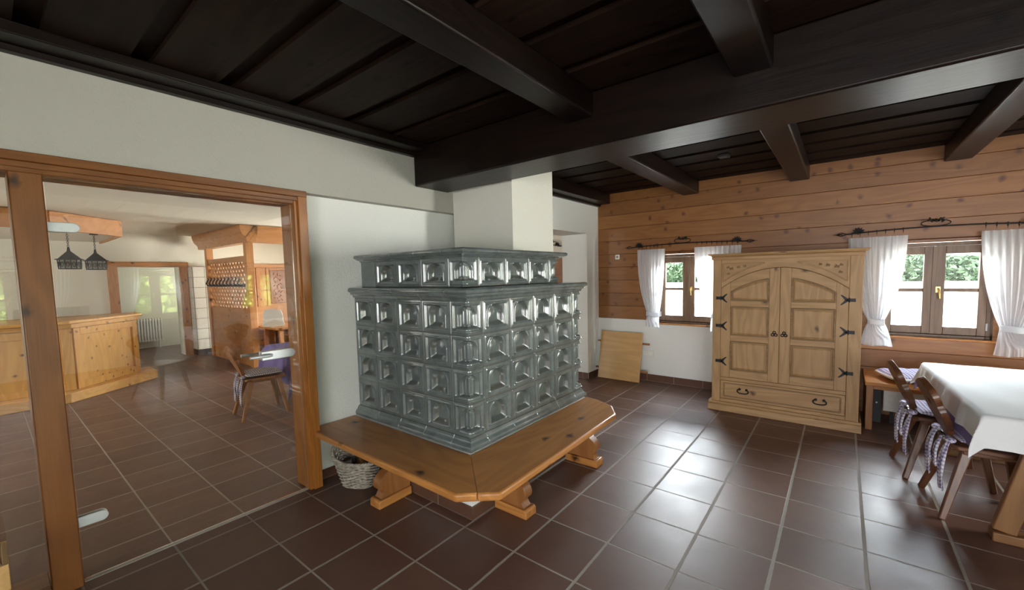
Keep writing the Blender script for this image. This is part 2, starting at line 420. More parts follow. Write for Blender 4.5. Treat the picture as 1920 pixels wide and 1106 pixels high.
# ------------------------------------------------------------------ setting
XR, YL, YF = 6.7, 4.05, -4.2         # right wall, log wall, wall behind the camera
XB = -9.0                            # far wall of the bar room
def wall_holes(axis, front, back, u0, u1, z0, z1, holes=(), zc=(), off=None):
    mb = MB()
    us = sorted({u0, u1, *[h[0] for h in holes], *[h[1] for h in holes]})
    zs = sorted({z0, z1, *[h[2] for h in holes], *[h[3] for h in holes], *[z for z in zc if z0 < z < z1]})
    P = (lambda u, w, z: (w, u, z)) if axis == 'x' else (lambda u, w, z: (u, w, z))
    inh = lambda u, z: any(h[0] < u < h[1] and h[2] < z < h[3] for h in holes)
    off = off or (lambda z: 0)
    for a, b in zip(us, us[1:]):
        for c, d in zip(zs, zs[1:]):
            if inh((a + b) / 2, (c + d) / 2): continue
            fc, fd = front + off(c), front + off(d)
            mb.add([P(a, fc, c), P(b, fc, c), P(b, fd, d), P(a, fd, d)], [(0, 1, 2, 3)])
            mb.add([P(a, back, c), P(b, back, c), P(b, back, d), P(a, back, d)], [(3, 2, 1, 0)])
    for h in list(holes) + [(u0, u1, z0, z1)]:
        a, b, c, d = h
        mb.add([P(a, front, c), P(a, back, c), P(a, back, d), P(a, front, d), P(b, front, c), P(b, back, c), P(b, back, d), P(b, front, d)],
               [(0, 1, 2, 3), (7, 6, 5, 4), (0, 4, 5, 1), (3, 2, 6, 7)])
    return mb

WH = (.855, 1.825)                   # window opening heights
win_log = [.60, 2.997, 5.35]
win_right = [-1.45, .35, 2.15]
win_front_added = [2.3, 4.1, 5.8]  # unseen openings behind the camera, added to let daylight in
win_bar_log = [-2.6, -4.6, -6.9]
win_bar_front = [-3.2, -5.2, -7.4]
hole = lambda c: (c - .415, c + .415, *WH)

struct(MB().box(-9.4, 7.05, -5.4, 4.4, -.2, 0).build('floor', M['floor']), 'dark red-brown square floor tiles with pale grout')
# log wall: boards above a white dado at the left, boards to the floor at the right
PZ = [.892 + .193 * k for k in range(11)]
zc = sorted([z + d for z in PZ for d in (-.004, 0, .004)])
offz = lambda z: .008 if any(abs(z - p) < 1e-6 for p in PZ) else 0
struct(wall_holes('y', YL, 4.4, -.74, 7.05, .892, 2.9, [(h[0], h[1], .892, h[3]) for h in map(hole, win_log)], zc, offz).build('wall_back_boards', M['wallwood']), 'knotty pine board wall with two small windows')
struct(wall_holes('y', YL + .02, 4.4, -.74, 1.9, 0, .892, [(win_log[0] - .415, win_log[0] + .415, WH[0], .892)]).build('wall_back_dado', M['plaster']))
PZ2 = [.892 - .193 * k for k in range(1, 5)]
offz2 = lambda z: .008 if any(abs(z - p) < 1e-6 for p in PZ2) else 0
struct(wall_holes('y', YL, 4.4, 1.9, 7.05, 0, .892, [(c - .415, c + .415, WH[0], .892) for c in win_log[1:]], sorted([z + d for z in PZ2 for d in (-.004, 0, .004)]), offz2).build('wall_back_lower_boards', M['wallwood']))
struct(wall_holes('x', XR, 7.05, YF - .35, YL, 0, 2.9, [hole(c) for c in win_right] + [(-3.95, -2.1, .1, 2.1), (3.0, 3.95, .1, 2.1)]).build('wall_right', M['plaster']))
struct(wall_holes('y', YF, YF - .35, -.9, XR, 0, 2.9, [(c - .72, c + .72, .35, 2.15) for c in win_front_added]).build('wall_front', M['plaster']))
# partition wall: lintel over the glass, recessed piece beside the post, thick wall with the doorway
LT = 2.218
PY0 = -3.05
struct(MB().box(-1.13, -.895, -5.0, 2.0, LT, 2.9).build('wall_left_upper', M['plaster_shaded']), 'white roughcast wall strip above the glass partition')
struct(MB().box(-1.13, -.985, -.262, 2.0, 0, LT).build('wall_left_lower', M['plaster']), 'white wall between the glass door post and the tiled stove')
struct(MB().box(-1.13, -.895, -5.0, PY0, 0, LT).build('wall_left_end', M['plaster']))
struct(wall_holes('x', -.74, -1.168, 2.0, YL + .05, -.05, 2.9, [(2.45, 3.69, -.06, 2.162)]).build('wall_left_doorway', M['plaster']), 'white wall with an open doorway beside the stove')
# chimney breast on and behind the stove
struct(MB().box(-.895, -.13, 1.21, 1.375, 1.7735, 2.9).box(-.895, -.13, 1.375, 1.594, 1.507, 2.9).box(-.985, -.13, 1.594, 1.87, 0, 2.9).build('wall_chimney', M['plaster_rough']), 'white roughcast chimney breast rising from the tiled stove')
# bar room shell
struct(wall_holes('x', XB, XB - .35, -5.0, YL, -.05, 2.9, [(-.12, .84, -.06, 1.90)]).build('wall_bar_far', M['plaster_back']))
struct(wall_holes('y', YL, 4.4, XB - .35, -1.168, 0, 2.9, [(c - .5, c + .5, .85, 1.85) for c in win_bar_log]).build('wall_bar_back', M['plaster_back']))
struct(wall_holes('y', -5.0, -5.35, XB - .35, -.895, 0, 2.9, [(c - .6, c + .6, .7, 2.1) for c in win_bar_front]).build('wall_bar_front', M['plaster_back']))
struct(MB().box(XB - .35, -1.13, -5.35, 4.4, 2.56, 2.9).build('ceiling_bar', M['plaster_back']), 'cream plaster ceiling of the bar room')
# small room behind the opening in the far wall
struct(MB().box(-11.3, -11.1, -1.6, 2.2, 0, 2.6).box(-11.1, -9.35, -1.6, -1.5, 0, 2.6).box(-11.1, -9.35, 2.1, 2.2, 0, .8).box(-11.1, -9.35, 2.1, 2.2, 2.2, 2.6).box(-9.7, -9.35, 2.1, 2.2, .8, 2.2).box(-11.1, -10.9, 2.1, 2.2, .8, 2.2).box(-11.1, -9.35, -1.5, 2.1, 2.5, 2.6).build('wall_side_room', M['plaster_back']))
struct(MB().box(-11.3, -9.4, -1.6, 2.2, -.2, 0).build('floor_side_room', M['floor']))
# ceiling boards: overlapping wide boards along x
mb = MB(); y = YF - .35; i = 0
P_ = .385
k0 = math.floor((YF - .4) / P_)
for k in range(k0, math.ceil(4.4 / P_)):
    ya = k * P_
    mb.box(-1.0, 7.05, ya + .045, ya + .345, 2.757, 2.785); mb.box(-1.0, 7.05, ya - .07, ya + .07, 2.795, 2.83)
mb.box(-1.0, 7.05, YF - .35, 4.4, 2.83, 3.0)
struct(mb.build('ceiling', M['ceilwood']), 'dark stained board ceiling between the beams')

# beams
def beam(name_mat, x0, x1, y0, y1, z0, z1, label, group=None, extra=None):
    mb = MB().box(x0, x1, y0, y1, z0, z1)
    o = mb.build('ceiling_beam', M[name_mat], bevel=.012)
    tag(o, label, 'beam', group); return o
beam('beam_x', -.894, 6.69, .735, 1.135, 2.412, 2.76, 'massive dark main beam crossing the ceiling and ending above the stove')
JG = 'ceiling joists'
far = [(.53, .735, 'third'), (1.745, 1.935, ''), (3.02, 3.215, '')]
lab_far = ['dark ceiling joist nearest the doorway wall, main beam to board wall', 'dark ceiling joist above the pine wardrobe, main beam to board wall', 'dark ceiling joist above the right window, main beam to board wall']
for (a, b, _), l in zip(far, lab_far): beam('beam_y', a, b, 1.137, 4.045, 2.595, 2.76, l, JG)
beam('beam_y', 4.3, 4.5, 1.137, 4.045, 2.595, 2.76, 'dark ceiling joist beyond the right window, last towards the right wall', JG)
beam('beam_y', .765, .95, -4.15, .733, 2.595, 2.76, 'dark ceiling joist on the near side of the main beam, in front of the stove', JG)
beam('beam_y', 1.77, 1.955, -4.15, .733, 2.595, 2.76, 'dark ceiling joist on the near side of the main beam, towards the wardrobe', JG)
beam('beam_y', 3.0, 3.2, -4.15, .733, 2.595, 2.76, 'dark ceiling joist on the near side of the main beam, towards the windows', JG)
def wall_beam(x0, x1, y0, y1, z0, label):
    e = empty('ceiling_edge_beam', label, 'beam', (x0, y0, z0))
    MB().box(x0, x1, y0, y1, z0, 2.7545).build('beam_body', M['beam_y'], e, bevel=.006)
    MB().prism([(x0, z0 - .028), (x0 + .05, z0 - .028), (x0 + .065, z0 - .002), (x0, z0 - .002)], 1, y0, y1).build('moulding', M['beam_y'], e, bevel=.004)
wall_beam(-.893, -.70, -4.15, .733, 2.70, 'dark wall beam running along the top of the white partition wall')
wall_beam(-.738, -.53, 1.9, 4.03, 2.61, 'short dark wall beam above the white doorway wall')
tag(MB().box(1.22, 1.32, 2.86, 2.97, 2.725, 2.7545).build('ceiling_junction_box', M['black'], bevel=.008), 'small black box screwed under the ceiling boards', 'box')
tag(MB().bar((-.105, 1.66, 2.700), (.02, 1.66, 2.665), .012).box(-.129, -.10, 1.63, 1.69, 2.68, 2.72).build('mounted_bracket', M['white_plastic']), 'small white bracket sticking out beside the chimney top', 'bracket')

# skirting tiles
def skirting(name, axis, pos, out, u0, u1, h=.085, t=.012, pitch=.32, start=None):
    e = bpy.data.objects.new(name, None); COL.objects.link(e); struct(e)
    mb = MB(); g = MB()
    u = start if start is not None else u0
    cuts = [u0]; k = u
    while k < u1:
        if k > u0 + .01: cuts.append(k)
        k += pitch
    cuts.append(u1)
    for a, b in zip(cuts, cuts[1:]):
        a2, b2 = a + .003, b - .003
        if axis == 'x': mb.box(a2, b2, pos, pos + out * t, .004, h)
        else: mb.box(pos, pos + out * t, a2, b2, .004, h)
    if axis == 'x': g.box(u0, u1, pos, pos + out * (t - .004), 0, h - .002)
    else: g.box(pos, pos + out * (t - .004), u0, u1, 0, h - .002)
    mb.build('skirting_tiles', M['skirt'], e, bevel=.002); g.build('grout', M['grout'], e)
skirting('baseboard_back', 'x', YL + .019, -1, -.74, 1.9, .1, .012, .385, .03)
skirting('baseboard_doorway', 'y', -.74, 1, 3.69, 4.05, .09, .012, .34)
skirting('baseboard_jamb', 'x', 3.69, -1, -1.168, -.74, .09, .012, .34)
skirting('baseboard_left', 'y', -.985, 1, -.26, .08, .075, .012, .33)

# unseen glazed doors added in the right wall to let daylight in
gd = bpy.data.objects.new('added_door_3', None); COL.objects.link(gd); struct(gd); gd.location = (XR, -3.0, 0)
g = MB()
for a, b in ((-3.95, -3.86), (-3.07, -2.98), (-2.19, -2.1)): g.box(XR + .03, XR + .09, a, b, .1, 2.1)
g.box(XR + .03, XR + .09, -3.86, -3.07, 2.01, 2.1).box(XR + .03, XR + .09, -2.98, -2.19, 2.01, 2.1).box(XR + .03, XR + .09, -3.86, -3.07, .1, .2).box(XR + .03, XR + .09, -2.98, -2.19, .1, .2)
g.build('frame', M['winwood'], gd, bevel=.004)
MB().box(XR + .058, XR + .062, -3.86, -3.07, .2, 2.01).build('pane', M['pane'], gd); MB().box(XR + .058, XR + .062, -2.98, -2.19, .2, 2.01).build('pane', M['pane'], gd)
gd = bpy.data.objects.new('added_door_4', None); COL.objects.link(gd); struct(gd); gd.location = (XR, 3.5, 0)  # second unseen door, added to light the chimney side
g = MB(); g.box(XR + .03, XR + .09, 3.0, 3.08, .1, 2.1).box(XR + .03, XR + .09, 3.87, 3.95, .1, 2.1).box(XR + .03, XR + .09, 3.08, 3.87, 2.01, 2.1).box(XR + .03, XR + .09, 3.08, 3.87, .1, .2)
g.build('frame', M['winwood'], gd, bevel=.004)
MB().box(XR + .058, XR + .062, 3.08, 3.87, .2, 2.01).build('pane', M['pane'], gd)
# ------------------------------------------------------------------ windows
def make_window(n, loc, rot, lampside=True, panes=True):
    """origin: centre line of the opening at floor height on the wall's inner face; +y points outdoors"""
    e = bpy.data.objects.new('window_%d' % n, None); COL.objects.link(e); struct(e)
    fr = MB()
    z0, z1 = .862, 1.818; w = .41; y0, y1 = .045, .125
    fr.box(-w, -w + .035, y0, y1, z0, z1).box(w - .035, w, y0, y1, z0, z1).box(-w + .035, w - .035, y0, y1, z1 - .035, z1).box(-w + .035, w - .035, y0, y1, z0, z0 + .03)
    fr.build('frame', M['winwood'], e, bevel=.004)
    for s in (-1, 1):
        sa = MB(); a, b = (.005, .374); p0, p1 = .0785, .3135; zb, zt = z0 + .032, z1 - .037
        X = lambda u: s * u
        ya, yb = .03, .085
        sa.box(X(a), X(p0), ya, yb, zb, zt).box(X(p1), X(b), ya, yb, zb, zt).box(X(p0), X(p1), ya, yb, 1.703, zt).box(X(p0), X(p1), ya, yb, zb, .972).box(X(p0), X(p1), ya + .008, yb - .008, 1.323, 1.358)
        so = sa.build('sash', M['winwood'], e, bevel=.004)
        MB().box(X(p0) , X(p1), .058, .062, .972, 1.323).box(X(p0), X(p1), .058, .062, 1.358, 1.703).build('pane', M['pane'], so)
        hg = MB(); hg.tube([(X(.378), .028, .95), (X(.378), .028, 1.02)], .008, 8)
        hg.build('hinge', M['steel'], so)
    MB().box(-.018, .018, .022, .0295, z0 + .034, z1 - .039).box(-.012, .012, .086, .095, z0 + .034, z1 - .039).build('astragal', M['winwood'], e, bevel=.003)
    hd = MB(); hd.box(.012, .05, .022, .031, 1.315, 1.375).tube([(.031, .024, 1.355), (.031, -.005, 1.355), (.036, -.012, 1.345), (.042, -.012, 1.255)], [.008, .008, .009, .007], 8)
    hd.build('window_handle', M['brass'], e, bevel=.002)
    tr = MB(); tr.box(-.45, .45, -.012, .04, z1 + .008, z1 + .034)
    tr.build('head_trim', M['frame_y'], e, bevel=.004)
    MB().box(-.46, .46, -.03, .05, z0 - .022, z0 - .001).build('sill', M['honey_x'], e, bevel=.006)
    e.location = loc; e.rotation_euler = (0, 0, rot)
    return e
for i, c in enumerate(win_log): make_window(i + 1, (c, YL, 0), 0)
for i, c in enumerate(win_right): make_window(i + 4, (XR, c, 0), -PI / 2)

# ------------------------------------------------------------------ glazed partition and glass door
e = bpy.data.objects.new('door_1', None); COL.objects.link(e); struct(e, 'orange wooden frame with a frameless glass door and fixed side glass'); e.location = (-.9, -.3, 0)
def post(y0, y1):
    mb = MB().box(-1.10, -.872, y0, y1, 0, 2.10)
    return mb
MB().box(-1.10, -.885, -.348, -.262, 0, LT - .002).box(-.902, -.866, -.325, -.262, 0, LT - .002).build('right_post', M['post_z'], e, bevel=.004)
MB().box(-1.10, -.875, -1.635, -1.525, 0, LT - .09).build('left_post', M['frame_z'], e, bevel=.006)
MB().box(-1.10, -.885, PY0, -.348, LT - .092, LT - .002).box(-.902, -.862, PY0, -.262, LT - .040, LT + .004).box(-.902, -.872, PY0, -.325, LT - .070, LT - .040).build('header', M['frame_y'], e, bevel=.004)
MB().box(-1.10, -.875, PY0, PY0 + .11, 0, LT - .09).build('end_post', M['frame_z'], e, bevel=.006)
MB().box(-1.10, -.89, PY0 + .11, -1.635, 0, .05).build('side_bottom_rail', M['frame_y'], e, bevel=.004)
MB().box(-.932, -.924, -1.517, -.354, .012, LT - .097).build('door_glass', M['doorglass'], e)
MB().box(-.932, -.924, PY0 + .11, -1.635, .05, LT - .092).build('side_glass', M['doorglass'], e)
def stadium(cy, cz, l, h, full=False):
    pts = []
    for k in range(13):
        a = -PI / 2 + PI * k / 12; pts.append((cy + l / 2 - h / 2 + math.cos(a) * h / 2, cz + math.sin(a) * h / 2))
    if full:
        for k in range(13):
            a = PI / 2 + PI * k / 12; pts.append((cy - l / 2 + h / 2 + math.cos(a) * h / 2, cz + math.sin(a) * h / 2))
    else: pts += [(cy - l / 2, cz + h / 2), (cy - l / 2, cz - h / 2)]
    return pts
part_label(MB().prism(stadium(-1.468, 1.876, .115, .05), 0, -.922, -.908).prism(stadium(-1.468, 1.876, .115, .05), 0, -.948, -.934).build('top_hinge', M['steel'], e, bevel=.003), 'steel hinge plate near the top of the glass door')
part_label(MB().prism(stadium(-1.466, .33, .115, .055), 0, -.922, -.908).prism(stadium(-1.466, .33, .115, .055), 0, -.948, -.934).build('bottom_hinge', M['steel'], e, bevel=.003), 'steel hinge plate near the bottom of the glass door')
lock = MB().prism(stadium(-.50, 1.062, .22, .062)[::1], 0, -.922, -.900).prism(stadium(-.50, 1.062, .22, .062), 0, -.956, -.934).build('lock_case', M['steel'], e, bevel=.004)
MB().tube([(-.90, -.565, 1.066), (-.862, -.565, 1.068), (-.852, -.58, 1.068), (-.85, -.70, 1.07)], [.010, .011, .012, .010], 12).build('lever_handle', M['steel'], e, smooth=50)
MB().tube([(-.956, -.565, 1.066), (-.994, -.565, 1.068), (-1.004, -.58, 1.068), (-1.006, -.70, 1.07)], [.010, .011, .012, .010], 12).build('lever_handle', M['steel'], e, smooth=50)
struct(MB().box(-.945, -.912, -1.52, -.35, 0, .003).build('trim_1', M['grout']), 'thin metal threshold strip under the glass door')
# ------------------------------------------------------------------ tiled stove
XS, YS, YE = .344, .133, 1.587
def sst(a, b, x):
    t = np.clip((x - a) / (b - a), 0, 1); return t * t * (3 - 2 * t)
def tile_relief(u, v, w, h, a=.078, v0=.044, depth=.034):
    e = np.minimum(w / 2 - np.abs(u), np.minimum(v, h - v))
    H = np.zeros_like(u)
    H -= .004 * (1 - sst(.0008, .004, e))
    H += .004 * np.exp(-((e - .026) / .005) ** 2)
    H -= .012 * sst(.028, .040, e)
    top = h - .034; v1 = top - a
    d = np.where(v > v1, np.hypot(u, v - v1) - a, np.maximum(np.abs(u) - a, v0 - v))
    H += .008 * np.exp(-((d - .004) / .0045) ** 2)
    ins = np.minimum(-d, np.where(v < v1, (v - v0) * .62, 1))
    H -= depth * sst(-.001, .020, ins)
    H += .006 * sst(.02, a, -d)
    glaze = np.exp(-((d + .012) / .014) ** 2) * .9 + .55 * np.exp(-(e / .010) ** 2)
    return H, np.clip(glaze, 0, 1)
def face_tiles(mb, origin, du, nrm, w, h, ncol, zrows, **kw):
    nu, nv = int(w / .0048), int(h / .0048)
    us = np.linspace(-w / 2, w / 2, nu); vs = np.linspace(0, h, nv)
    U, V = np.meshgrid(us, vs); H, G = tile_relief(U, V, w, h, **kw)
    for c in range(ncol):
        for z in zrows:
            P = np.zeros(U.shape + (3,))
            s = c * w + w / 2 + U
            for k in range(3): P[..., k] = origin[k] + du[k] * s + nrm[k] * H
            P[..., 2] += z + V
            mb.npgrid(P, G)
def corner_tiles(mb, cx, cy, dl, dr, eL, eR, h, zrows):
    """corner piece: s<0 runs along -dl from the corner, s>0 along dr; rounded pilaster in an arched field with a sill"""
    n = 90; s = np.linspace(-eL, eR, n); v = np.linspace(0, h, int(h / .0045))
    r = .022
    S, V = np.meshgrid(s, v)
    dl, dr = np.array(dl), np.array(dr)          # unit vectors away from the corner along each face
    nl, nr = -dr, -dl                            # outward normals of the left and right faces
    L = r * PI / 2 / 2
    ang = np.clip((S + L) / (2 * L), 0, 1) * PI / 2
    base = np.zeros(S.shape + (3,)); N = np.zeros(S.shape + (3,))
    C0 = np.array([cx, cy]) + r * (dl + dr)[:2]
    for k in range(2):
        N[..., k] = nl[k] * np.cos(ang) + nr[k] * np.sin(ang)
        arc = C0[k] + r * N[..., k]
        lft = C0[k] + r * nl[k] + dl[k] * np.clip(-S - L, 0, None) * (eL - r) / (eL - L)
        rgt = C0[k] + r * nr[k] + dr[k] * np.clip(S - L, 0, None) * (eR - r) / (eR - L)
        base[..., k] = np.where(S < -L, lft, np.where(S > L, rgt, arc))
    w = (eL + eR) / 2
    e = np.minimum(np.minimum(S + eL, eR - S), np.minimum(V, h - V))
    H = -.004 * (1 - sst(.0008, .004, e)) + .004 * np.exp(-((e - .022) / .005) ** 2) - .010 * sst(.024, .034, e)
    a, v0 = .088, .046; top = h - .030; v1 = top - a * .75
    d = np.where(V > v1, np.hypot(S, (V - v1) / .75) - a, np.maximum(np.abs(S) - a, v0 - V))
    H += .009 * np.exp(-((d - .003) / .0055) ** 2)
    H -= .016 * sst(0, .016, -d)
    H += .010 * sst(.010, .030, -d) * (np.abs(S) < .5)
    H += .006 * np.exp(-((np.abs(S) - .045) / .006) ** 2) * (d < -.006)
    H += .017 * np.exp(-((V - .030) / .010) ** 4) * sst(.012, .03, np.minimum(S + eL, eR - S))
    H += .008 * np.exp(-((V - .045) / .007) ** 2) * (np.abs(S) < a + .01)
    for z in zrows:
        P = base.copy(); P[..., 0] += N[..., 0] * H; P[..., 1] += N[..., 1] * H; P[..., 2] = z + V
        mb.npgrid(P, np.clip(.55 * np.exp(-(e / .010) ** 2) + .5 * np.exp(-((d + .008) / .01) ** 2), 0, 1))
def moulding(mb, x0, x1, y0, y1, prof, jx=(), jy=()):
    """profile (p,z) pushed outwards along left-front-right sides of a block standing against the wall at x0"""
    st = [('f', x0)]
    for j in sorted(jx): st += [('f', j - .008), ('f', j - .003), ('f!', j), ('f', j + .003), ('f', j + .008)]
    st += [('c1', 0)]
    for j in sorted(jy): st += [('r', j - .008), ('r', j - .003), ('r!', j), ('r', j + .003), ('r', j + .008)]
    st += [('c2', 0), ('b', x0)]
    P = np.zeros((len(prof), len(st), 3))
    for j, (k, t) in enumerate(st):
        for i, (p, z) in enumerate(prof):
            q = p - (.0045 if k.endswith('!') and p > .002 else 0); kk = k[0:2] if k[0] == 'c' else k[0]
            P[i, j] = {'f': (t, y0 - q, z), 'c1': (x1 + q, y0 - q, z), 'r': (x1 + q, t, z), 'c2': (x1 + q, y1 + q, z), 'b': (t, y1 + q, z)}[kk]
    mb.npgrid(P)
stove = empty('tiled_stove', 'large two-tiered stove clad in grey-green glazed arched relief tiles', 'tiled stove', (-.2, .8, 0))
W, Hh = .291, .2276; Z0 = .5130
rows = [Z0 + k * Hh for k in range(4)]
mb = MB()
face_tiles(mb, (-.976, YS, 0), (1, 0, 0), (0, -1, 0), W, Hh, 4, rows)
face_tiles(mb, (XS, YS + .145, 0), (0, 1, 0), (1, 0, 0), W, Hh, 4, rows)
corner_tiles(mb, XS, YS, (-1, 0, 0), (0, 1, 0), .156, .145, Hh, rows)
corner_tiles(mb, XS, YE, (0, -1, 0), (-1, 0, 0), .145, .145, Hh, rows)
mb.add([(.199, YE, Z0), (-.12, YE, Z0), (-.12, YE, 1.43), (.199, YE, 1.43)], [(0, 1, 2, 3)])
lower = mb.build('lower_tile_body', M['glaze'], stove, smooth=180)
X2, Y2, YE2 = .243, .213, 1.372
mb = MB(); h2 = .205; z2 = 1.508
face_tiles(mb, (.243 - .150 - 3 * W, Y2, 0), (1, 0, 0), (0, -1, 0), W, h2, 3, [z2], depth=.036)
face_tiles(mb, (X2, Y2 + .145, 0), (0, 1, 0), (1, 0, 0), W, h2, 3, [z2], depth=.036)
corner_tiles(mb, X2, Y2, (-1, 0, 0), (0, 1, 0), .150, .145, h2, [z2])
corner_tiles(mb, X2, YE2 + 0.0, (0, -1, 0), (-1, 0, 0), .141, .14, h2, [z2])
mb.add([(-.982, Y2, z2), (.243 - .150 - 3 * W, Y2, z2), (.243 - .150 - 3 * W, Y2, z2 + h2), (-.982, Y2, z2 + h2)], [(0, 1, 2, 3)])
mb.add([(.103, YE2, z2), (-.128, YE2, z2), (-.128, YE2, z2 + h2), (.103, YE2, z2 + h2)], [(0, 1, 2, 3)])
mb.build('upper_tile_body', M['glaze'], stove, smooth=180)
def torus(p, z, r, a0, a1, n=8): return [(p + r * math.cos(math.radians(a0 + (a1 - a0) * k / n)), z + r * math.sin(math.radians(a0 + (a1 - a0) * k / n))) for k in range(n + 1)]
prof = [(-.012, 1.4225), (.004, 1.4235), (.007, 1.430), (.009, 1.437), (.014, 1.443), (.024, 1.448), (.030, 1.452), (.0315, 1.462), (.032, 1.466)] + torus(.032, 1.486, .019, -75, 90, 9) + [(.0, 1.506), (-.45, 1.506)]
mb = MB(); moulding(mb, -.984, XS, YS, YE, prof, [.19 - W * k for k in range(4)], [YS + .29 + W * k for k in range(4)])
mb.build('lower_cornice', M['glaze'], stove, smooth=50)
prof = [(-.012, 1.7115), (.004, 1.7125), (.010, 1.720), (.020, 1.727), (.036, 1.732), (.046, 1.736), (.048, 1.742)] + torus(.048, 1.756, .0165, -75, 90, 9) + [(.0, 1.7725), (-.45, 1.7725)]
mb = MB(); moulding(mb, -.984, X2, Y2, YE2, prof, [.09 - W * k for k in range(3)], [Y2 + .29 + W * k for k in range(3)])
mb.build('upper_cornice', M['glaze'], stove, smooth=50)
prof = [(-.02, .4415), (.032, .4415), (.036, .448), (.035, .462), (.030, .472), (.020, .482), (.013, .489), (.012, .496), (.006, .504), (.002, .5125), (-.012, .5135)]
mb = MB(); moulding(mb, -.984, XS, YS, YE, prof, [.19 - W * k for k in range(4)], [YS + .145 + W * k for k in range(5)])
mb.build('base_moulding', M['glaze'], stove, smooth=50)
MB().box(-.984, .382, .088, 1.592, .0, .436).build('masonry_base', M['plaster'], stove, bevel=.004)
sk = MB(); gr = MB()
for a, b in ((-.93, -.60), (-.60, -.27), (-.27, .06), (.06, .394)): sk.box(a + .003, b - .003, .076, .088, .003, .088)
for a, b in ((.079, .40), (.40, .73), (.73, 1.06), (1.06, 1.39), (1.39, 1.59)): sk.box(.382, .394, a + .003, b - .003, .003, .088)
part_label(sk.build('skirting_tiles', M['skirt'], stove, bevel=.002), 'dark red-brown skirting tiles')
gr.box(-.984, .391, .079, .088, 0, .086).box(.382, .391, .079, 1.592, 0, .086).build('skirting_grout', M['grout'], stove)

# ------------------------------------------------------------------ bench around the stove
bench = empty('stove_bench', 'honey-coloured L-shaped pine bench wrapped around the tiled stove', 'bench', (.3, -.1, 0))
ZB = .392, .4385
MB().prism([(-.983, -.30), (.665, -.315), (.7565, -.239), (.3845, .0845), (-.983, .0845)], 2, *ZB).build('seat_board', M['honey_x'], bench, bevel=.014, seg=3)
MB().prism([(.7585, -.2375), (.852, -.162), (.825, 1.31), (.705, 1.49), (.53, 1.575), (.3855, 1.61), (.3855, .086)], 2, *ZB).build('seat_board', M['honey_y'], bench, bevel=.014, seg=3)
for o in list(bench.children):                                       # the mitre joint stays tight: no rounding there
    me = o.data; at = me.attributes.new('bevel_weight_edge', 'FLOAT', 'EDGE'); a_, b_ = Vector((.7575, -.238)), Vector((.3845, .085)); dd = (b_ - a_).normalized()
    for ed in me.edges:
        v1, v2 = (me.vertices[k].co.xy + Vector((bench.location.x, bench.location.y)) for k in ed.vertices)
        onl = all(abs((v - a_).x * dd.y - (v - a_).y * dd.x) < .004 for v in (v1, v2)) and abs(me.vertices[ed.vertices[0]].co.z - me.vertices[ed.vertices[1]].co.z) < .001
        at.data[ed.index].value = 0.0 if onl else 1.0
    o.modifiers['bevel'].limit_method = 'WEIGHT'
def leg_profile(L):
    """side profile of a trestle leg; x = distance from the outer front edge going in, z up"""
    edge = smooth_poly([(.01, .06), (.028, .085), (.030, .105), (.005, .125), (-.004, .155), (.012, .195), (.050, .225), (.085, .250), (.098, .285), (.085, .305), (.080, .335), (.055, .36), (.035, .3915)], 4, False)
    return [(0.0, .0585)] + edge + [(L, .3915), (L, .0585)]
def stove_leg(x, y, dirv, L, mat, t=.075):
    lg = MB(); pr = leg_profile(L); ft = MB()
    if dirv[1]:
        lg.prism([(y + dirv[1] * a, z) for a, z in pr], 0, x - t / 2, x + t / 2)
        ft.prism([(y - dirv[1] * .02 + dirv[1] * a, z) for a, z in ((0, 0), (L + .02, 0), (L + .02, .058), (.012, .058), (0, .045))], 0, x - t * .75, x + t * .75)
    else:
        lg.prism([(x + dirv[0] * a, z) for a, z in pr], 1, y - t / 2, y + t / 2)
        ft.prism([(x - dirv[0] * .02 + dirv[0] * a, z) for a, z in ((0, 0), (L + .02, 0), (L + .02, .058), (.012, .058), (0, .045))], 1, y - t * .75, y + t * .75)
    o = lg.build('leg', M['honey_z'], bench, bevel=.004); ft.build('foot', mat, o, bevel=.005)
stove_leg(-.27, -.185, (0, 1), .25, M['honey_y'])
stove_leg(.655, .335, (-1, 0), .25, M['honey_x'])
stove_leg(.695, 1.235, (-1, 0), .28, M['honey_x'])
MB().box(-.90, .36, -.02, .005, .30, .391).build('apron', M['honey_x'], bench, bevel=.003)
MB().box(.455, .48, -.02, 1.45, .30, .391).build('apron', M['honey_y'], bench, bevel=.003)

# ------------------------------------------------------------------ wicker basket
bx, by, ang = -.665, -.075, .5
basket = empty('wicker_basket', 'grey wicker basket with a high back, under the stove bench', 'basket', (0, 0, 0))
def basket_pt(a, t):
    """a angle, t height 0..1"""
    c, s = math.cos(a), math.sin(a); n = 3.2
    rx, ry = .115 + .05 * t, .085 + .035 * t
    k = (abs(c) ** n + abs(s) ** n) ** (-1 / n)
    hgt = .19 + .10 * max(0, -c) ** 2
    return Vector((rx * k * c - .02 * t, ry * k * s, .008 + hgt * t))
wv = MB(); NST = 26; NR = 17
for r_ in range(NR):
    t = (r_ + .5) / NR
    pts = []
    for k in range(NST * 4):
        a = 2 * PI * k / (NST * 4); p = basket_pt(a, t)
        wob = math.cos(a * NST / 2 + (PI if r_ % 2 else 0)) * .006
        nrm = Vector((p.x, p.y, 0)).normalized(); p = p + nrm * wob; p.z += random.uniform(-.001, .001)
        pts.append(p)
    wv.tube(pts, .0062, 5, True)
wv.build('woven_sides', M['wicker'], basket, smooth=60)
stk = MB()
for k in range(NST):
    a = 2 * PI * (k + .5) / NST; stk.tube([basket_pt(a, t) for t in (0, .33, .66, 1.02)], .004, 5)
stk.build('stakes', M['wicker'], basket, smooth=60)
rm = MB()
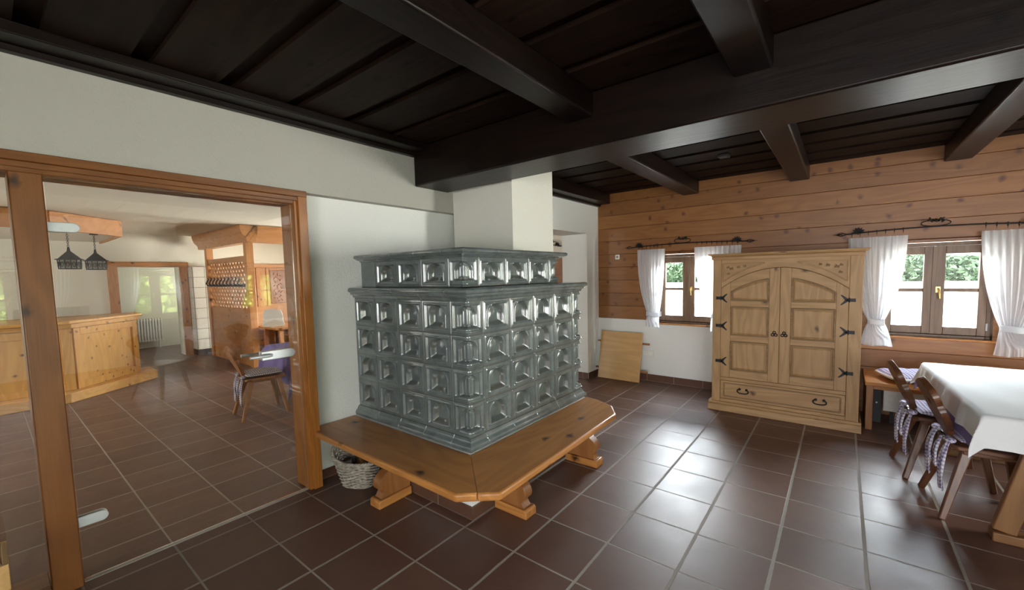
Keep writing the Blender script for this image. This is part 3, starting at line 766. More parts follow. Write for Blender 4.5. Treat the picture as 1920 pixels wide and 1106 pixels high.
for off in (0, PI):
    pts = []
    for k in range(120):
        a = 2 * PI * k / 120; p = basket_pt(a, 1.03); q = a * 22 + off
        nrm = Vector((p.x, p.y, 0)).normalized(); pts.append(p + nrm * .007 * math.cos(q) + Vector((0, 0, .007 * math.sin(q))))
    rm.tube(pts, .007, 6, True)
rm.build('rim', M['wicker'], basket, smooth=60)
bt = MB(); bt.prism([tuple(basket_pt(2 * PI * k / 40, 0).xy) for k in range(40)], 2, .003, .012); bt.build('bottom', M['wicker'], basket)
basket.location = (bx, by, 0); basket.rotation_euler = (0, 0, ang)
def inb(o, x, y, z): 
    c, s = math.cos(ang), math.sin(ang); o.location = (bx + x * c - y * s, by + x * s + y * c, z); return o
o = MB().box(-.035, .035, -.02, .02, 0, .16).build('carton', M['black'], bevel=.003); tag(o, 'narrow black carton with a white side standing in the basket', 'carton')
part = MB().box(-.036, .034, -.0215, -.0205, .02, .15).build('side_label', M['white_plastic'], o); o.rotation_euler = (.12, -.18, ang); inb(o, -.05, 0, .05)
o = MB().prism([(-.02, -.012), (.022, -.016), (.018, .016), (-.014, .018)], 1, -.07, .07).build('kindling_stick', M['tabletop'], bevel=.002); tag(o, 'pale split stick of firewood lying in the basket', 'firewood'); o.rotation_euler = (.5, .1, ang + .9); inb(o, .03, -.005, .14)
o = MB().prism([(-.025, -.016), (.026, -.02), (.02, .022), (-.02, .02)], 1, -.06, .06).build('firewood_log', M['chair_light'], bevel=.003); tag(o, 'brown split log at the bottom of the basket', 'firewood'); o.rotation_euler = (.05, .2, ang + 1.3); inb(o, .045, .0, .065)

# ------------------------------------------------------------------ pine wardrobe
cab = empty('wardrobe', 'waxed pine wardrobe with two arched panelled doors and iron hinges', 'wardrobe', (1.75, 3.5, 0))
cx0, cx1, cyf, cyb = 1.098, 2.418, 3.27, 3.83
zt = 1.70
F = cyf
body = MB()
body.box(cx0, cx0 + .03, F + .02, cyb, .10, zt).box(cx1 - .03, cx1, F + .02, cyb, .10, zt).box(cx0 + .03, cx1 - .03, cyb - .015, cyb, .10, zt).box(cx0 + .03, cx1 - .03, F + .02, cyb - .015, zt - .02, zt).box(cx0 + .03, cx1 - .03, F + .02, cyb - .015, .10, .12)
body.build('carcass', M['cab_z'], cab, bevel=.003)
DL, DR = 1.185, 2.318            # door opening
DZ0, DZS, DZT = .385, 1.385, 1.605
def arch(x): return DZS + (DZT - DZS) * (1 - ((x - (DL + DR) / 2) / ((DR - DL) / 2)) ** 2) ** 1.0
n = 32; xs_ = [DL + (DR - DL) * k / n for k in range(n + 1)]
for a_, b_ in ((cx0, DL), (DR, cx1)): MB().box(a_, b_, F, F + .025, .10, zt).build('face_stile', M['cab_z'], cab, bevel=.003)
tp = MB(); tp.prism([(DL + .0005, zt), (DL + .0005, DZS)] + [(x, arch(x)) for x in xs_[1:-1]] + [(DR - .0005, DZS), (DR - .0005, zt)], 1, F + .0015, F + .025)
tp.build('arched_head', M['cab_x'], cab, bevel=.003)
for a_, b_ in ((.345, DZ0 - .004), (.10, .135)): MB().box(DL, DR, F + .0015, F + .025, a_, b_).build('face_rail', M['cab_x'], cab, bevel=.003)
# carved spandrels beside the arch
def raised(poly, w, y, hgt):
    """moulding strip following a closed outline, proud of plane y"""
    mb = MB(); n = len(poly); c = (sum(p[0] for p in poly) / n, sum(p[1] for p in poly) / n)
    for i in range(n):
        a, b = Vector(poly[i]), Vector(poly[(i + 1) % n]); 
        if (b - a).length < 1e-5: continue
        mb.bar((a.x, y - hgt / 2, a.y), (b.x, y - hgt / 2, b.y), w, hgt, up=(0, 1, 0))
    return mb
for s in (0, 1):
    sp = MB(); bd = MB()
    X = (lambda x: x) if s == 0 else (lambda x: DL + DR - x)
    out = [(X(DL + .015), 1.655), (X(DL + .015), arch(DL + .02) + .055)] + [(X(x), arch(x) + .058) for x in [DL + .03 + .05 * k for k in range(8)]] + [(X(DL + .42), 1.655)]
    out = [(x, min(z, 1.655)) for x, z in out]
    bd.v += []; r = raised(out, .012, F + .002, .012); bd.add(r.v, r.f)
    for k, (x, z, sz) in enumerate(((.10, 1.60, .075), (.17, 1.615, .06), (.23, 1.625, .05), (.07, 1.545, .055), (.065, 1.615, .05))):
        for q in (-.5, .25, 1.0):
            c = Vector((X(DL + x), F - .002, z)); d = Vector((math.cos(q + s * 0) * (1 if s == 0 else -1), 0, math.sin(q))) * sz * .55
            sp.tube([c - d * .5, c - d * .1, c + d * .3, c + d * .7], [.002, .008, .006, .001], 6)
    bd.build('spandrel_moulding', M['cab_x'], cab, bevel=.003); part_label(sp.build('carved_leaves', M['cab_dark'], cab, smooth=60), 'darker carved leaf ornament')
# cornice and plinth
co = MB(); co.box(cx0 - .012, cx1 + .012, F - .012, cyb, zt, zt + .03).prism([(F - .012, zt + .03), (cyb, zt + .03), (cyb, zt + .052), (F - .045, zt + .052), (F - .045, zt + .045), (F - .02, zt + .033)], 0, cx0 - .012, cx1 + .012)
co.build('cornice_board', M['cab_x'], cab, bevel=.003)
MB().box(cx0 - .045, cx1 + .045, F - .045, cyb, zt + .052, zt + .066).build('top_board', M['cab_x'], cab, bevel=.005)
pl = MB(); pl.prism([(F - .042, 0), (cyb, 0), (cyb, .10), (F - .012, .10), (F - .022, .075), (F - .036, .07)], 0, cx0 - .032, cx1 + .025)
pl.build('plinth', M['cab_x'], cab, bevel=.004)
# doors
def wdoor(x0, x1, hinge_left):
    zb = DZ0
    d = MB(); mid = (x0 + x1) / 2
    y0 = F - .004; y1 = F + .020
    sw = .095; lx0, lx1 = x0 + sw, x1 - sw
    top = lambda x: arch(x) - .004
    def strip(a, b, zlo, zhi, k=10):
        poly = [(a, zlo), (b, zlo)] + [(b + (a - b) * i / k, zhi(b + (a - b) * i / k)) for i in range(k + 1)]
        return poly
    d.prism(strip(x0, lx0, zb, top), 1, y0, y1).prism(strip(lx1, x1, zb, top), 1, y0, y1)
    rails = MB()
    ptop = lambda x: arch(x) - .105
    z_r = [zb, zb + .085, zb + .415, zb + .475, zb + .80, zb + .86]   # bottom rail, panel, rail, panel, rail
    k = 10; rails.prism([(lx0 + (lx1 - lx0) * i / k, ptop(lx0 + (lx1 - lx0) * i / k)) for i in range(k + 1)] + [(lx1 + (lx0 - lx1) * i / k, top(lx1 + (lx0 - lx1) * i / k)) for i in range(k + 1)], 1, y0 + .001, y1)
    do = d.build('door', M['cab_z'], cab, bevel=.003)
    rails.build('arched_rail', M['cab_x'], do, bevel=.003)
    for i in (0, 2, 4): MB().box(lx0, lx1, y0 + .001, y1, z_r[i], z_r[i + 1]).build('rail', M['cab_x'], do, bevel=.003)
    for zl, zh in ((z_r[1], z_r[2]), (z_r[3], z_r[4]), (z_r[5], None)):
        if zh: out = [(lx0, zl), (lx1, zl), (lx1, zh), (lx0, zh)]
        else: out = [(lx0, zl), (lx1, zl)] + [(lx1 + (lx0 - lx1) * i / k, ptop(lx1 + (lx0 - lx1) * i / k)) for i in range(k + 1)]
        pm = MB(); c = Vector((sum(p[0] for p in out) / len(out), sum(p[1] for p in out) / len(out)))
        def inset(q, t):
            r = []
            for x, z in q:
                nx = min(max(x, lx0 + t), lx1 - t); nz = max(z, zl + t)
                nz = min(nz, (zh - t) if zh else ptop(nx) - t * 1.1); r.append((nx, nz))
            return r
        prof = [(0.0, .004), (.0, .012), (.010, .013), (.030, .004), (.033, .007)]
        loops = []
        for t, dep in prof: loops.append([(x, y0 + dep, z) for x, z in inset(out, t)])
        m_ = len(out); vs = [p for L in loops for p in L]; fs = []
        for i in range(len(loops) - 1):
            for j in range(m_): fs.append((i * m_ + j, i * m_ + (j + 1) % m_, (i + 1) * m_ + (j + 1) % m_, (i + 1) * m_ + j))
        fs.append(tuple((len(loops) - 1) * m_ + j for j in range(m_)))
        pm.add(vs, fs); pm.build('panel', M['cab_z'], do)
        rw = MB(); rr = raised(inset(out, .008), .016, y0 + .004, .010); rw.add(rr.v, rr.f); rw.build('panel_moulding', M['cab_dark'], do, bevel=.004)
    # hinges
    hx = x0 if hinge_left else x1; s = 1 if hinge_left else -1
    for zz in (.565, .965, 1.275):
        h = MB()
        h.prism([(hx - s * .052, zz - .017), (hx + s * .006, zz - .015), (hx + s * .006, zz + .015), (hx - s * .052, zz + .017)], 1, F - .010, F - .0045)
        for q in (-1, 1):
            pts = [(hx + s * .006, zz - q * .010), (hx + s * .03, zz + q * .0), (hx + s * .045, zz + q * .022), (hx + s * .066, zz + q * .046), (hx + s * .055, zz + q * .05), (hx + s * .03, zz + q * .032), (hx + s * .006, zz + q * .014)]
            h.prism(pts, 1, F - .0105, F - .0055)
        h.tube([(hx - s * .003, F - .010, zz - .022), (hx - s * .003, F - .010, zz + .022)], .006, 8)
        h.build('hinge', M['iron'], do)
    px = x1 - .042 if hinge_left else x0 + .042; pz = .905
    p = MB()
    for k in range(3):
        a = PI / 2 + k * 2 * PI / 3; cxx, czz = px + .017 * math.cos(a), pz + .017 * math.sin(a)
        p.tube([(cxx + .013 * math.cos(b), F - .014, czz + .013 * math.sin(b)) for b in [2 * PI * i / 16 for i in range(16)]], .0045, 6, True)
    p.lathe([(.009, -.022), (.012, -.012), (.006, -.003)], (px, F, pz), 12, 1)
    p.build('knob', M['iron'], do, smooth=60)
wdoor(DL + .002, (DL + DR) / 2 - .002, True); wdoor((DL + DR) / 2 + .002, DR - .002, False)
MB().box((DL + DR) / 2 - .012, (DL + DR) / 2 + .012, F + .012, F + .0235, DZ0, DZT - .02).build('door_stop', M['cab_dark'], cab)
# drawer
dr = MB().box(DL + .003, DR - .003, F + .003, F + .30, .138, .342).build('drawer', M['cab_x'], cab, bevel=.004)
rr = raised([(DL + .04, .165), (DR - .04, .165), (DR - .04, .315), (DL + .04, .315)], .014, F + .004, .008); MB().add(rr.v, rr.f).build('drawer_moulding', M['cab_dark'], dr, bevel=.003)
for hx in (DL + .235, DR - .205):
    h = MB(); h.tube([(hx + .055 * abs(math.cos(a)) ** .7 * (1 if math.cos(a) > 0 else -1), F - .014 - .004 * math.cos(a / 2) ** 2, .245 + .024 * math.sin(a)) for a in [math.radians(125 + 290 * k / 24) for k in range(25)]], .0065, 8)
    for s in (-1, 1): h.lathe([(.010, -.016), (.013, -.008), (.013, .006)], (hx + s * .034, F, .264), 12, 1)
    h.build('ring_handle', M['iron'], dr, smooth=50)

# ------------------------------------------------------------------ leaning board, sockets, switch
bd = empty('tabletop_board', 'loose pale beech table top leaning on the white dado left of the wardrobe', 'board', (-.33, 3.86, 0))
MB().box(-.655, -.005, 3.832, 3.860, .004, .715).build('board', M['tabletop'], bd, bevel=.004)
for z in (.16, .56):
    MB().tube([(-.72, 3.8745, z), (.095, 3.8745, z)], .0135, 8).build('batten', M['chair_light'], bd, smooth=40)
bd.rotation_euler = (-.20, 0, 0); 
# socket
sk = empty('double_socket', 'white double wall socket low on the white dado', 'socket', (.03, YL + .02, .40))
MB().box(-.045, .125, YL + .008, YL + .0195, .36, .445).build('cover_plate', M['white_plastic'], sk, bevel=.004)
for x in (-.002, .082):
    MB().lathe([(.019, .0), (.031, .0), (.031, .002), (.021, .002)], (x, YL + .0055, .4025), 20, 1).build('socket_insert', M['white_paint'], sk, smooth=40)
sw = empty('light_switch', 'small cream light switch on the pine boards left of the window', 'switch', (-.42, YL, 1.815))
MB().box(-.455, -.385, YL - .012, YL - .0005, 1.78, 1.85).build('cover_plate', M['white_plastic'], sw, bevel=.004)
MB().box(-.435, -.405, YL - .017, YL - .0125, 1.80, 1.83).build('rocker', M['chair_light'], sw, bevel=.002)

# ------------------------------------------------------------------ curtains and rods
def curtain(label, xc0, xc1, xw0, xw1, xb0, xb1, zt, zw, zb, y, rot=None, group='white tied curtains', folds=9, name='curtain', mat='curtain', seed=0):
    """coordinates along x on a wall whose outdoors is +y"""
    rnd = random.Random(seed); ph = rnd.uniform(0, 6)
    fr = [rnd.uniform(.7, 1.3) for _ in range(40)]
    def lim(v):
        z = zt + (zb - zt) * v
        if z > zw:
            t = (zt - z) / (zt - zw); s = t ** 2.0 * (1.0 if True else 0)
            s = 0.15 * t + .85 * t ** 2.4
            return xc0 + (xw0 - xc0) * s, xc1 + (xw1 - xc1) * s, z, t, 0
        t = (zw - z) / (zw - zb); s = t ** .7
        return xw0 + (xb0 - xw0) * s, xw1 + (xb1 - xw1) * s, z, 1, t
    def fn(u, v):
        a, b, z, t, t2 = lim(v)
        x = a + (b - a) * u
        amp = .012 + .012 * t * (1 - t2) + .002 * t2
        ywv = math.sin(u * folds * 2 * PI * (1 - .55 * min(1, t2 * 1.5)) + ph + .6 * math.sin(3 * v + ph)) * amp * (.7 + .3 * math.sin(u * 17 + ph))
        bulge = -.02 * math.sin(PI * t) if t2 == 0 else -.035 * math.sin(PI * min(1, t2 * .8))
        rip = .004 * math.sin(u * 9 + ph)
        return (x, y + ywv + bulge, z + rip * t2)
    e = empty(name, label, 'curtain', ((xc0 + xc1) / 2, y, zb), group)
    mb = MB(); mb.grid(fn, folds * 14, 60, abs(xc1 - xc0) * 2, zt - zb)
    mb.build('cloth', M[mat], e, smooth=180)
    tb = MB(); c = (xw0 + xw1) / 2; hw = abs(xw1 - xw0) / 2 + .008
    def tf(u, v):
        a = u * 2 * PI; return (c + math.cos(a) * hw, y - .0 + math.sin(a) * .048 - .006, zw + .035 - .06 * v + .006 * math.sin(a * 2))
    tb.grid(tf, 32, 4, .4, .06); tb.build('tieback', M[mat], e, smooth=180, solid=.002)
    return e
def rod(label, xa, xb, z, y, wall, rings, ornament=True, sag=.035, shift=0.0, extra=None):
    e = empty('curtain_rod', label, 'curtain rod', ((xa + xb) / 2, y, z), 'wrought iron curtain rods')
    mid = (xa + xb) / 2
    zz = lambda x: z + sag * (1 - ((x - mid) / ((xb - xa) / 2 - .12)) ** 2) if abs(x - mid) < (xb - xa) / 2 - .12 else z
    pts = [(x, y, zz(x)) for x in [xa + .10 + (xb - xa - .20) * k / 40 for k in range(41)]]
    MB().tube(pts, .0065, 8).build('bar', M['iron'], e, smooth=60)
    for s, x in ((-1, xa), (1, xb)):
        f = MB()
        for k in range(4):
            a0 = k * PI / 2
            f.tube([(x - s * (.10 - .085 * t), y + .020 * math.sin(PI * t) * math.cos(a0 + 2.6 * t), z + .020 * math.sin(PI * t) * math.sin(a0 + 2.6 * t)) for t in [i / 10 for i in range(11)]], .0035, 5)
        f.lathe([(.002, -.02), (.008, -.006), (.003, .006), (.001, .035)] if s > 0 else [(.001, -.035), (.003, -.006), (.008, .006), (.002, .02)], (x - s * .012, y, z), 8, 0)
        f.build('finial', M['iron'], e, smooth=60)
        lf = MB(); bxp = x - s * .20
        for k in range(7):
            a = PI * k / 6; c = Vector((bxp, y, z + .012))
            d = Vector((math.cos(a), -.25, math.sin(a))).normalized()
            lf.tube([c, c + d * .022, c + d * .042, c + d * .058], [.003, .011, .009, .001], 6)
        lf.tube([(bxp, y, z), (bxp, wall - .002, z)], .006, 8)
        lf.build('bracket', M['iron'], e, smooth=60)
    if ornament:
        o = MB(); oz = zz(mid + shift) + .035; oc = mid + shift
        o.tube([(oc + .105 * math.cos(a), y - .003, oz - .002 + .030 * math.sin(a)) for a in [2 * PI * k / 36 for k in range(36)]], .0045, 6, True)
        for k in range(9):
            c = Vector((oc - .055 + .014 * k, y - .006, oz + .024 + .008 * math.sin(k * 2.1))); d = Vector((math.cos(k * 1.9) * .6, -.2, math.sin(k * 1.3) * .8 + .2)).normalized()
            o.tube([c - d * .012, c, c + d * .016, c + d * .028], [.002, .009, .008, .001], 6)
        o.build('ornament', M['iron'], e, smooth=60)
    for x in rings:
        r = MB(); r.tube([(x, y + .016 * math.cos(a), zz(x) - .006 + .018 * math.sin(a)) for a in [2 * PI * k / 14 for k in range(14)]], .0028, 5, True)
        r.tube([(x, y, zz(x) - .024), (x, y, zz(x) - .045)], .002, 5)
        r.build('ring', M['iron'], e, smooth=60)
    return e
YC = YL - .10
rng = lambda a, b, n: [a + (b - a) * k / (n - 1) for k in range(n)]
rod('black iron curtain rod with leaf ornaments above the left window by the wardrobe', -.245, 1.415, 1.935, YC, YL, rng(-.05, .28, 7) + rng(.74, 1.22, 9), True, .022, -.03)
rod('black iron curtain rod with leaf ornaments above the right window over the bench', 2.185, 3.80, 1.942, YC, YL, rng(2.33, 2.74, 7) + rng(3.31, 3.72, 7), True, .028, -.02)
curtain('white curtain tied low at the left side of the left window', -.075, .322, .070, .245, .062, .258, 1.897, .985, .81, YC, seed=1, folds=8)
curtain('white curtain half hidden behind the wardrobe top', .708, 1.265, .93, 1.12, .92, 1.14, 1.893, .99, .80, YC, seed=2, folds=10)
curtain('white tied curtain hanging just right of the wardrobe', 2.30, 2.778, 2.492, 2.617, 2.425, 2.695, 1.90, 1.005, .757, YC, seed=3, folds=9)
curtain('white tied curtain at the far right edge, above the tablecloth', 3.285, 3.76, 3.44, 3.58, 3.40, 3.63, 1.90, .985, .735, YC, seed=4, folds=9)
# curtains of the right-hand wall, seen only mirrored in the glass door
for k, c in enumerate(win_right):
    lab = ['facing the counter', 'facing the stove', 'facing the board wall'][k]
    rod_ = rod('iron curtain rod on the right-hand wall, %s' % lab, -.83, .83, 1.94, -.10, 0, rng(-.66, -.24, 6) + rng(.24, .66, 6))
    a = curtain('white curtain on the right-hand wall, left of the window %s' % lab, -.68, -.22, -.52, -.38, -.56, -.33, 1.90, 1.0, .75, -.10, seed=10 + k)
    b = curtain('white curtain on the right-hand wall, right of the window %s' % lab, .22, .68, .38, .52, .33, .56, 1.90, 1.0, .75, -.10, seed=20 + k)
    for o in (rod_, a, b):
        l = o.location.copy(); o.location = (XR + l.y, c - l.x, l.z); o.rotation_euler = (0, 0, -PI / 2)
# ------------------------------------------------------------------ chairs
def chair_proto(name, label, group, mat, matx):
    e = empty(name, label, 'chair', (0, 0, 0), group)
    MB().prism(smooth_poly([(-.195, -.165), (-.205, 0), (-.195, .165), (-.12, .185), (.10, .215), (.195, .205), (.215, .10), (.218, -.10), (.195, -.205), (.10, -.215), (-.12, -.185)], 3), 2, .438, .466).build('seat', M[matx], e, bevel=.006)
    for sx, sy, fx, fy in ((-.125, .125, -.25, .225), (-.125, -.125, -.25, -.225), (.14, .15, .215, .215), (.14, -.15, .215, -.215)):
        MB().bar((fx, fy, 0), (sx, sy, .4375), .034, .034, (1, 0, 0), .05, .05).build('leg', M[mat], e, bevel=.006)
    MB().bar((-.15, -.14, .424), (.16, -.15, .424), .05, .026).build('batten', M[matx], e, bevel=.004)
    MB().bar((-.15, .14, .424), (.16, .15, .424), .05, .026).build('batten', M[matx], e, bevel=.004)
    half = [(.060, .0), (.066, .045), (.085, .075), (.125, .115), (.150, .165), (.158, .21), (.148, .25), (.168, .285), (.170, .325), (.145, .362), (.085, .385), (.03, .405), (0, .412)]
    out = smooth_poly(half, 3, False); out = out + [(-x, z) for x, z in out[::-1][1:]]
    heart = []
    for k in range(28):
        t = 2 * PI * k / 28
        heart.append((.0021 * 16 * math.sin(t) ** 3, .255 + .0021 * (13 * math.cos(t) - 5 * math.cos(2 * t) - 2 * math.cos(3 * t) - math.cos(4 * t))))
    pl = Matrix.Translation((-.165, 0, .466)) @ Matrix.Rotation(math.radians(-23), 4, 'Y') @ Matrix.Rotation(PI / 2, 4, 'Z')
    flat_with_holes('backrest', out[:-1], [heart], .036, M[mat], e, pl)
    for s in (-1, 1): MB().bar((-.165, s * .045, .40), (-.165, s * .045, .47), .03, .02).build('backrest_tenon', M[mat], e, bevel=.003)
    return e
def seat_cushion(name, label, group, mat, tails=True):
    """square pillow with ties; local origin at the chair's origin"""
    e = empty(name, label, 'cushion', (0, 0, .468), group)
    def top(sg):
        def fn(u, v):
            x, y = 2 * u - 1, 2 * v - 1
            k = max(0, 1 - abs(x) ** 4) ** .5 * max(0, 1 - abs(y) ** 4) ** .5
            p = (1 - .06 * y * y * (1 - abs(x) * .5))
            wr = .004 * math.sin(x * 9 + y * 4) * k
            return (.01 + .19 * x * (1 - .05 * y * y), .195 * y * (1 - .05 * x * x), .497 + sg * (.028 * k) + wr + (0 if sg > 0 else .001))
        return fn
    mb = MB(); mb.grid(top(1), 22, 22, .40, .40); mb.grid(top(-1), 22, 22, .40, .40, True)
    mb.build('pad', M[mat], e, smooth=180)
    if tails:
        for s in (-1, 1):
            def rib(u, v, s=s, w=.095, L=.32, off=0):
                z = .485 - L * v
                return (-.215 - .03 * math.sin(v * 2.2) + .008 * math.sin(u * 9 + v * 5), s * (.135 + off) + (u - .5) * w * (.45 + .75 * v) + .012 * math.sin(v * 6), z)
            t = MB(); t.grid(rib, 8, 16, .075, .30)
            t.grid(lambda u, v, s=s: tuple(Vector(rib(u, v, s, .05, .20, -.075)) + Vector((-.012, 0, 0))), 6, 12, .05, .2)
            kn = MB(); 
            def bow(u, v, s=s):
                a = u * 2 * PI; b = v * PI
                return (-.205 + .028 * math.sin(b) * math.cos(a), s * .125 + .045 * math.cos(b), .487 + .024 * math.sin(b) * math.sin(a) * (.5 + .5 * abs(math.cos(b))))
            t.grid(bow, 12, 10, .1, .1)
            t.build('tie_ribbon', M[mat], e, smooth=180, solid=.002)
    return e
def place(o, x, y, rz, z=None):
    c, s = math.cos(rz), math.sin(rz)
    l = o.location.copy()
    o.location = (x + l.x * c - l.y * s, y + l.x * s + l.y * c, l.z if z is None else z); o.rotation_euler = (0, 0, rz); return o
GC = 'carved dark chairs at the white tables'
proto = chair_proto('dining_chair', 'dark carved-back chair at the tablecloth, nearer the camera', GC, 'chair', 'chair_x')
cproto = seat_cushion('seat_cushion', 'violet gingham seat cushion with ribbons on the nearer dark chair', 'gingham seat cushions', 'gingham')
spots = [(3.02, 2.05, .10, 'dark carved-back chair nearer the camera, drawn up to the white tablecloth', 'violet gingham cushion with ribbons on the chair nearer the camera'),
         (2.90, 2.60, .10, 'dark carved-back chair nearer the wardrobe, drawn up to the white tablecloth', 'violet gingham cushion with ribbons on the chair nearer the wardrobe'),
         (4.62, .95, .05, 'dark chair mirrored in the glass door, nearest end of the far white table', 'gingham cushion on the mirrored chair at the nearest end of the far table'),
         (4.60, 1.52, 0, 'dark chair mirrored in the glass door, middle of the far white table', 'gingham cushion on the mirrored chair at the middle of the far table'),
         (4.62, 2.10, -.04, 'dark chair mirrored in the glass door, farthest end of the far white table', 'gingham cushion on the mirrored chair at the farthest end of the far table'),
         (3.45, -.30, 2.6, 'dark chair standing alone on the tiles, mirrored in the glass door', None)]
for i, (x, y, r, l, lc) in enumerate(spots):
    o = proto if i == 0 else copy_tree(proto)
    o.location = (0, 0, 0); place(o, x, y, r); o['label'] = l
    if lc:
        c = cproto if i == 0 else copy_tree(cproto)
        c.location = (0, 0, .468); place(c, x, y, r); c['label'] = lc

# ------------------------------------------------------------------ dining table with cloths
def trestle_table(label, cx, cy, L, Wd, rz, top=.735, mat='honey'):
    e = empty('dining_table', label, 'table', (0, 0, 0), 'trestle dining tables')
    MB().box(-Wd / 2, Wd / 2, -L / 2, L / 2, top - .035, top).build('tabletop', M[mat + '_y'], e, bevel=.006)
    for s in (-1, 1):
        y = s * (L / 2 - .085)
        t = MB(); t.box(-Wd / 2 + .06, Wd / 2 - .06, y - .045, y + .045, 0, .055)
        ft = t.build('foot_rail', M[mat + '_x'], e, bevel=.006)
        for q in (-1, 1):
            MB().bar((q * (Wd / 2 - .11), y, .0555), (q * (Wd / 2 - .24), y, top - .09), .10, .05, (0, 1, 0)).build('leg', M[mat + '_z'], e, bevel=.006)
        MB().hexa([(-.20, y - .012, .0555), (.20, y - .012, .0555), (.20, y + .012, .0555), (-.20, y + .012, .0555)], [(-.10, y - .012, top - .0895), (.10, y - .012, top - .0895), (.10, y + .012, top - .0895), (-.10, y + .012, top - .0895)]).build('end_panel', M[mat + '_z'], e, bevel=.003)
        MB().box(-Wd / 2 + .08, Wd / 2 - .08, y - .04, y + .04, top - .088, top - .036).build('top_rail', M[mat + '_x'], e, bevel=.004)
    MB().box(-.03, .03, -L / 2 + .10, L / 2 - .10, .25, .35).build('stretcher', M[mat + '_y'], e, bevel=.005)
    e.location = (cx, cy, 0); e.rotation_euler = (0, 0, rz); return e
def table_cloth(name, label, cx, cy, L, Wd, rz, top, over_x, over_y, mat, group, wave=.010, seed=0, lift=.0):
    """over_x: (left, right) overhang, over_y: (near, far) overhang"""
    rd = random.Random(seed); p1, p2 = rd.uniform(0, 6), rd.uniform(0, 6)
    e = empty(name, label, 'tablecloth', (0, 0, top), group)
    x0, x1 = -Wd / 2 - .004 - lift, Wd / 2 + .004 + lift; y0, y1 = -L / 2 - .004 - lift, L / 2 + .004 + lift
    X0, X1, Y0, Y1 = x0 - over_x[0], x1 + over_x[1], y0 - over_y[0], y1 + over_y[1]
    def fn(u, v):
        X, Y = X0 + (X1 - X0) * u, Y0 + (Y1 - Y0) * v
        dx = x0 - X if X < x0 else (x1 - X if X > x1 else 0); dy = y0 - Y if Y < y0 else (y1 - Y if Y > y1 else 0)
        sx = -1 if X < x0 else 1; sy = -1 if Y < y0 else 1
        ax, ay = abs(dx), abs(dy)
        bx_, by_ = min(max(X, x0), x1), min(max(Y, y0), y1)
        d = max(ax, ay) + .38 * min(ax, ay)
        z = top + .002 + lift
        if d > 0:
            r = .018
            if d < r * PI / 2: a = d / r; out, dn = r * math.sin(a), r * (1 - math.cos(a))
            else: out, dn = r, r + d - r * PI / 2
            fl = 1 if d > r else 0
            w = (wave * math.sin(Y * 17 + p1) + .6 * wave * math.sin(Y * 31 + p2)) if ax >= ay else (wave * math.sin(X * 15 + p2) + .6 * wave * math.sin(X * 29 + p1))
            flare = .12 * dn + max(0, w) * min(1, dn / .08) * 1.6
            tot = ax + ay + 1e-9
            corner = .30 * min(ax, ay)
            bx_ += sx * ((out + flare) * (ax / tot if ay else 1) * (1 if ax else 0) + corner)
            by_ += sy * ((out + flare) * (ay / tot if ax else 1) * (1 if ay else 0) + corner)
            z -= dn
        else: z += .0012 * math.sin(X * 23 + Y * 7 + p1) + .0012
        return (bx_, by_, z)
    mb = MB(); mb.grid(fn, 70, 110, X1 - X0, Y1 - Y0)
    mb.build('cloth', M[mat], e, smooth=180)
    e.location = (cx, cy, top); e.rotation_euler = (0, 0, rz)
    return e
RZ = math.radians(2.4)
TCX, TCY, TL, TW = 3.305, 2.42, 1.55, .82
trestle_table('brown trestle table under the white tablecloth at the right edge', TCX, TCY, TL, TW, RZ, mat='trestle')
table_cloth('under_cloth', 'violet tablecloth showing under the white one on the right-hand table', TCX, TCY, TL, TW, RZ, .735, (.215, .20), (.12, .12), 'purple_cloth', None, .004, 3)
table_cloth('tablecloth', 'white linen tablecloth with a pale corner hanging down at the right edge', TCX, TCY, TL, TW, RZ, .735, (.155, .155), (.19, .17), 'white_cloth', 'white tablecloths', .008, 5, .010)
trestle_table('pine trestle table by the right wall, mirrored in the glass door', 5.38, 1.52, 1.9, .85, 0)
table_cloth('tablecloth', 'white tablecloth on the far table, mirrored in the glass door', 5.38, 1.52, 1.9, .85, 0, .735, (.24, .24), (.24, .24), 'white_cloth', 'white tablecloths', .012, 8)

# ------------------------------------------------------------------ corner bench, cushion, radiator
cb = empty('wall_bench', 'honey pine wall bench under the right window', 'bench', (3.2, 3.7, 0))
MB().box(2.462, 6.2, 3.36, 4.045, .448, .482).build('seat_board', M['honey_x'], cb, bevel=.006)
for x in (2.475, 4.6, 6.12):
    MB().box(x, x + .055, 3.42, 4.0, 0, .4475).build('end_panel', M['honey_z'], cb, bevel=.004)
MB().box(2.53, 4.6, 3.44, 3.46, .40, .4475).build('apron', M['honey_x'], cb, bevel=.003)
pw = seat_cushion('bench_cushion', 'plump violet gingham cushion with white trim on the wall bench', None, 'gingham', False)
pw.scale = (1.15, 1.05, 1.5)
pw.location = (2.80, 3.62, .4905); pw.rotation_euler = (.015, 0, .35)
tr = MB(); tr.tube([(.01 + .192 * c * (abs(c) ** .7 + .02) ** 0 * 1, .19 * s, .497) for c, s in [(max(-1, min(1, 1.25 * math.cos(a))), max(-1, min(1, 1.25 * math.sin(a)))) for a in [2 * PI * k / 48 for k in range(48)]]], .006, 6, True)
o = tr.mesh('trim', M['white_cloth'], (0, 0, .468), 60); oo = bpy.data.objects.new('piping', o); COL.objects.link(oo); oo.parent = pw
rd_ = empty('radiator', 'small white panel radiator under the wall bench', 'radiator', (2.78, 3.8, 0))
MB().box(2.625, 3.02, 3.74, 3.80, .12, .345).build('panel', M['white_paint'], rd_, bevel=.008)
for x in (2.68, 2.95): MB().box(x, x + .03, 3.75, 3.79, 0, .1195).build('foot', M['black'], rd_)
vb = empty('black_box', 'black box with a white button beside the radiator under the bench', 'box', (2.57, 3.78, 0))
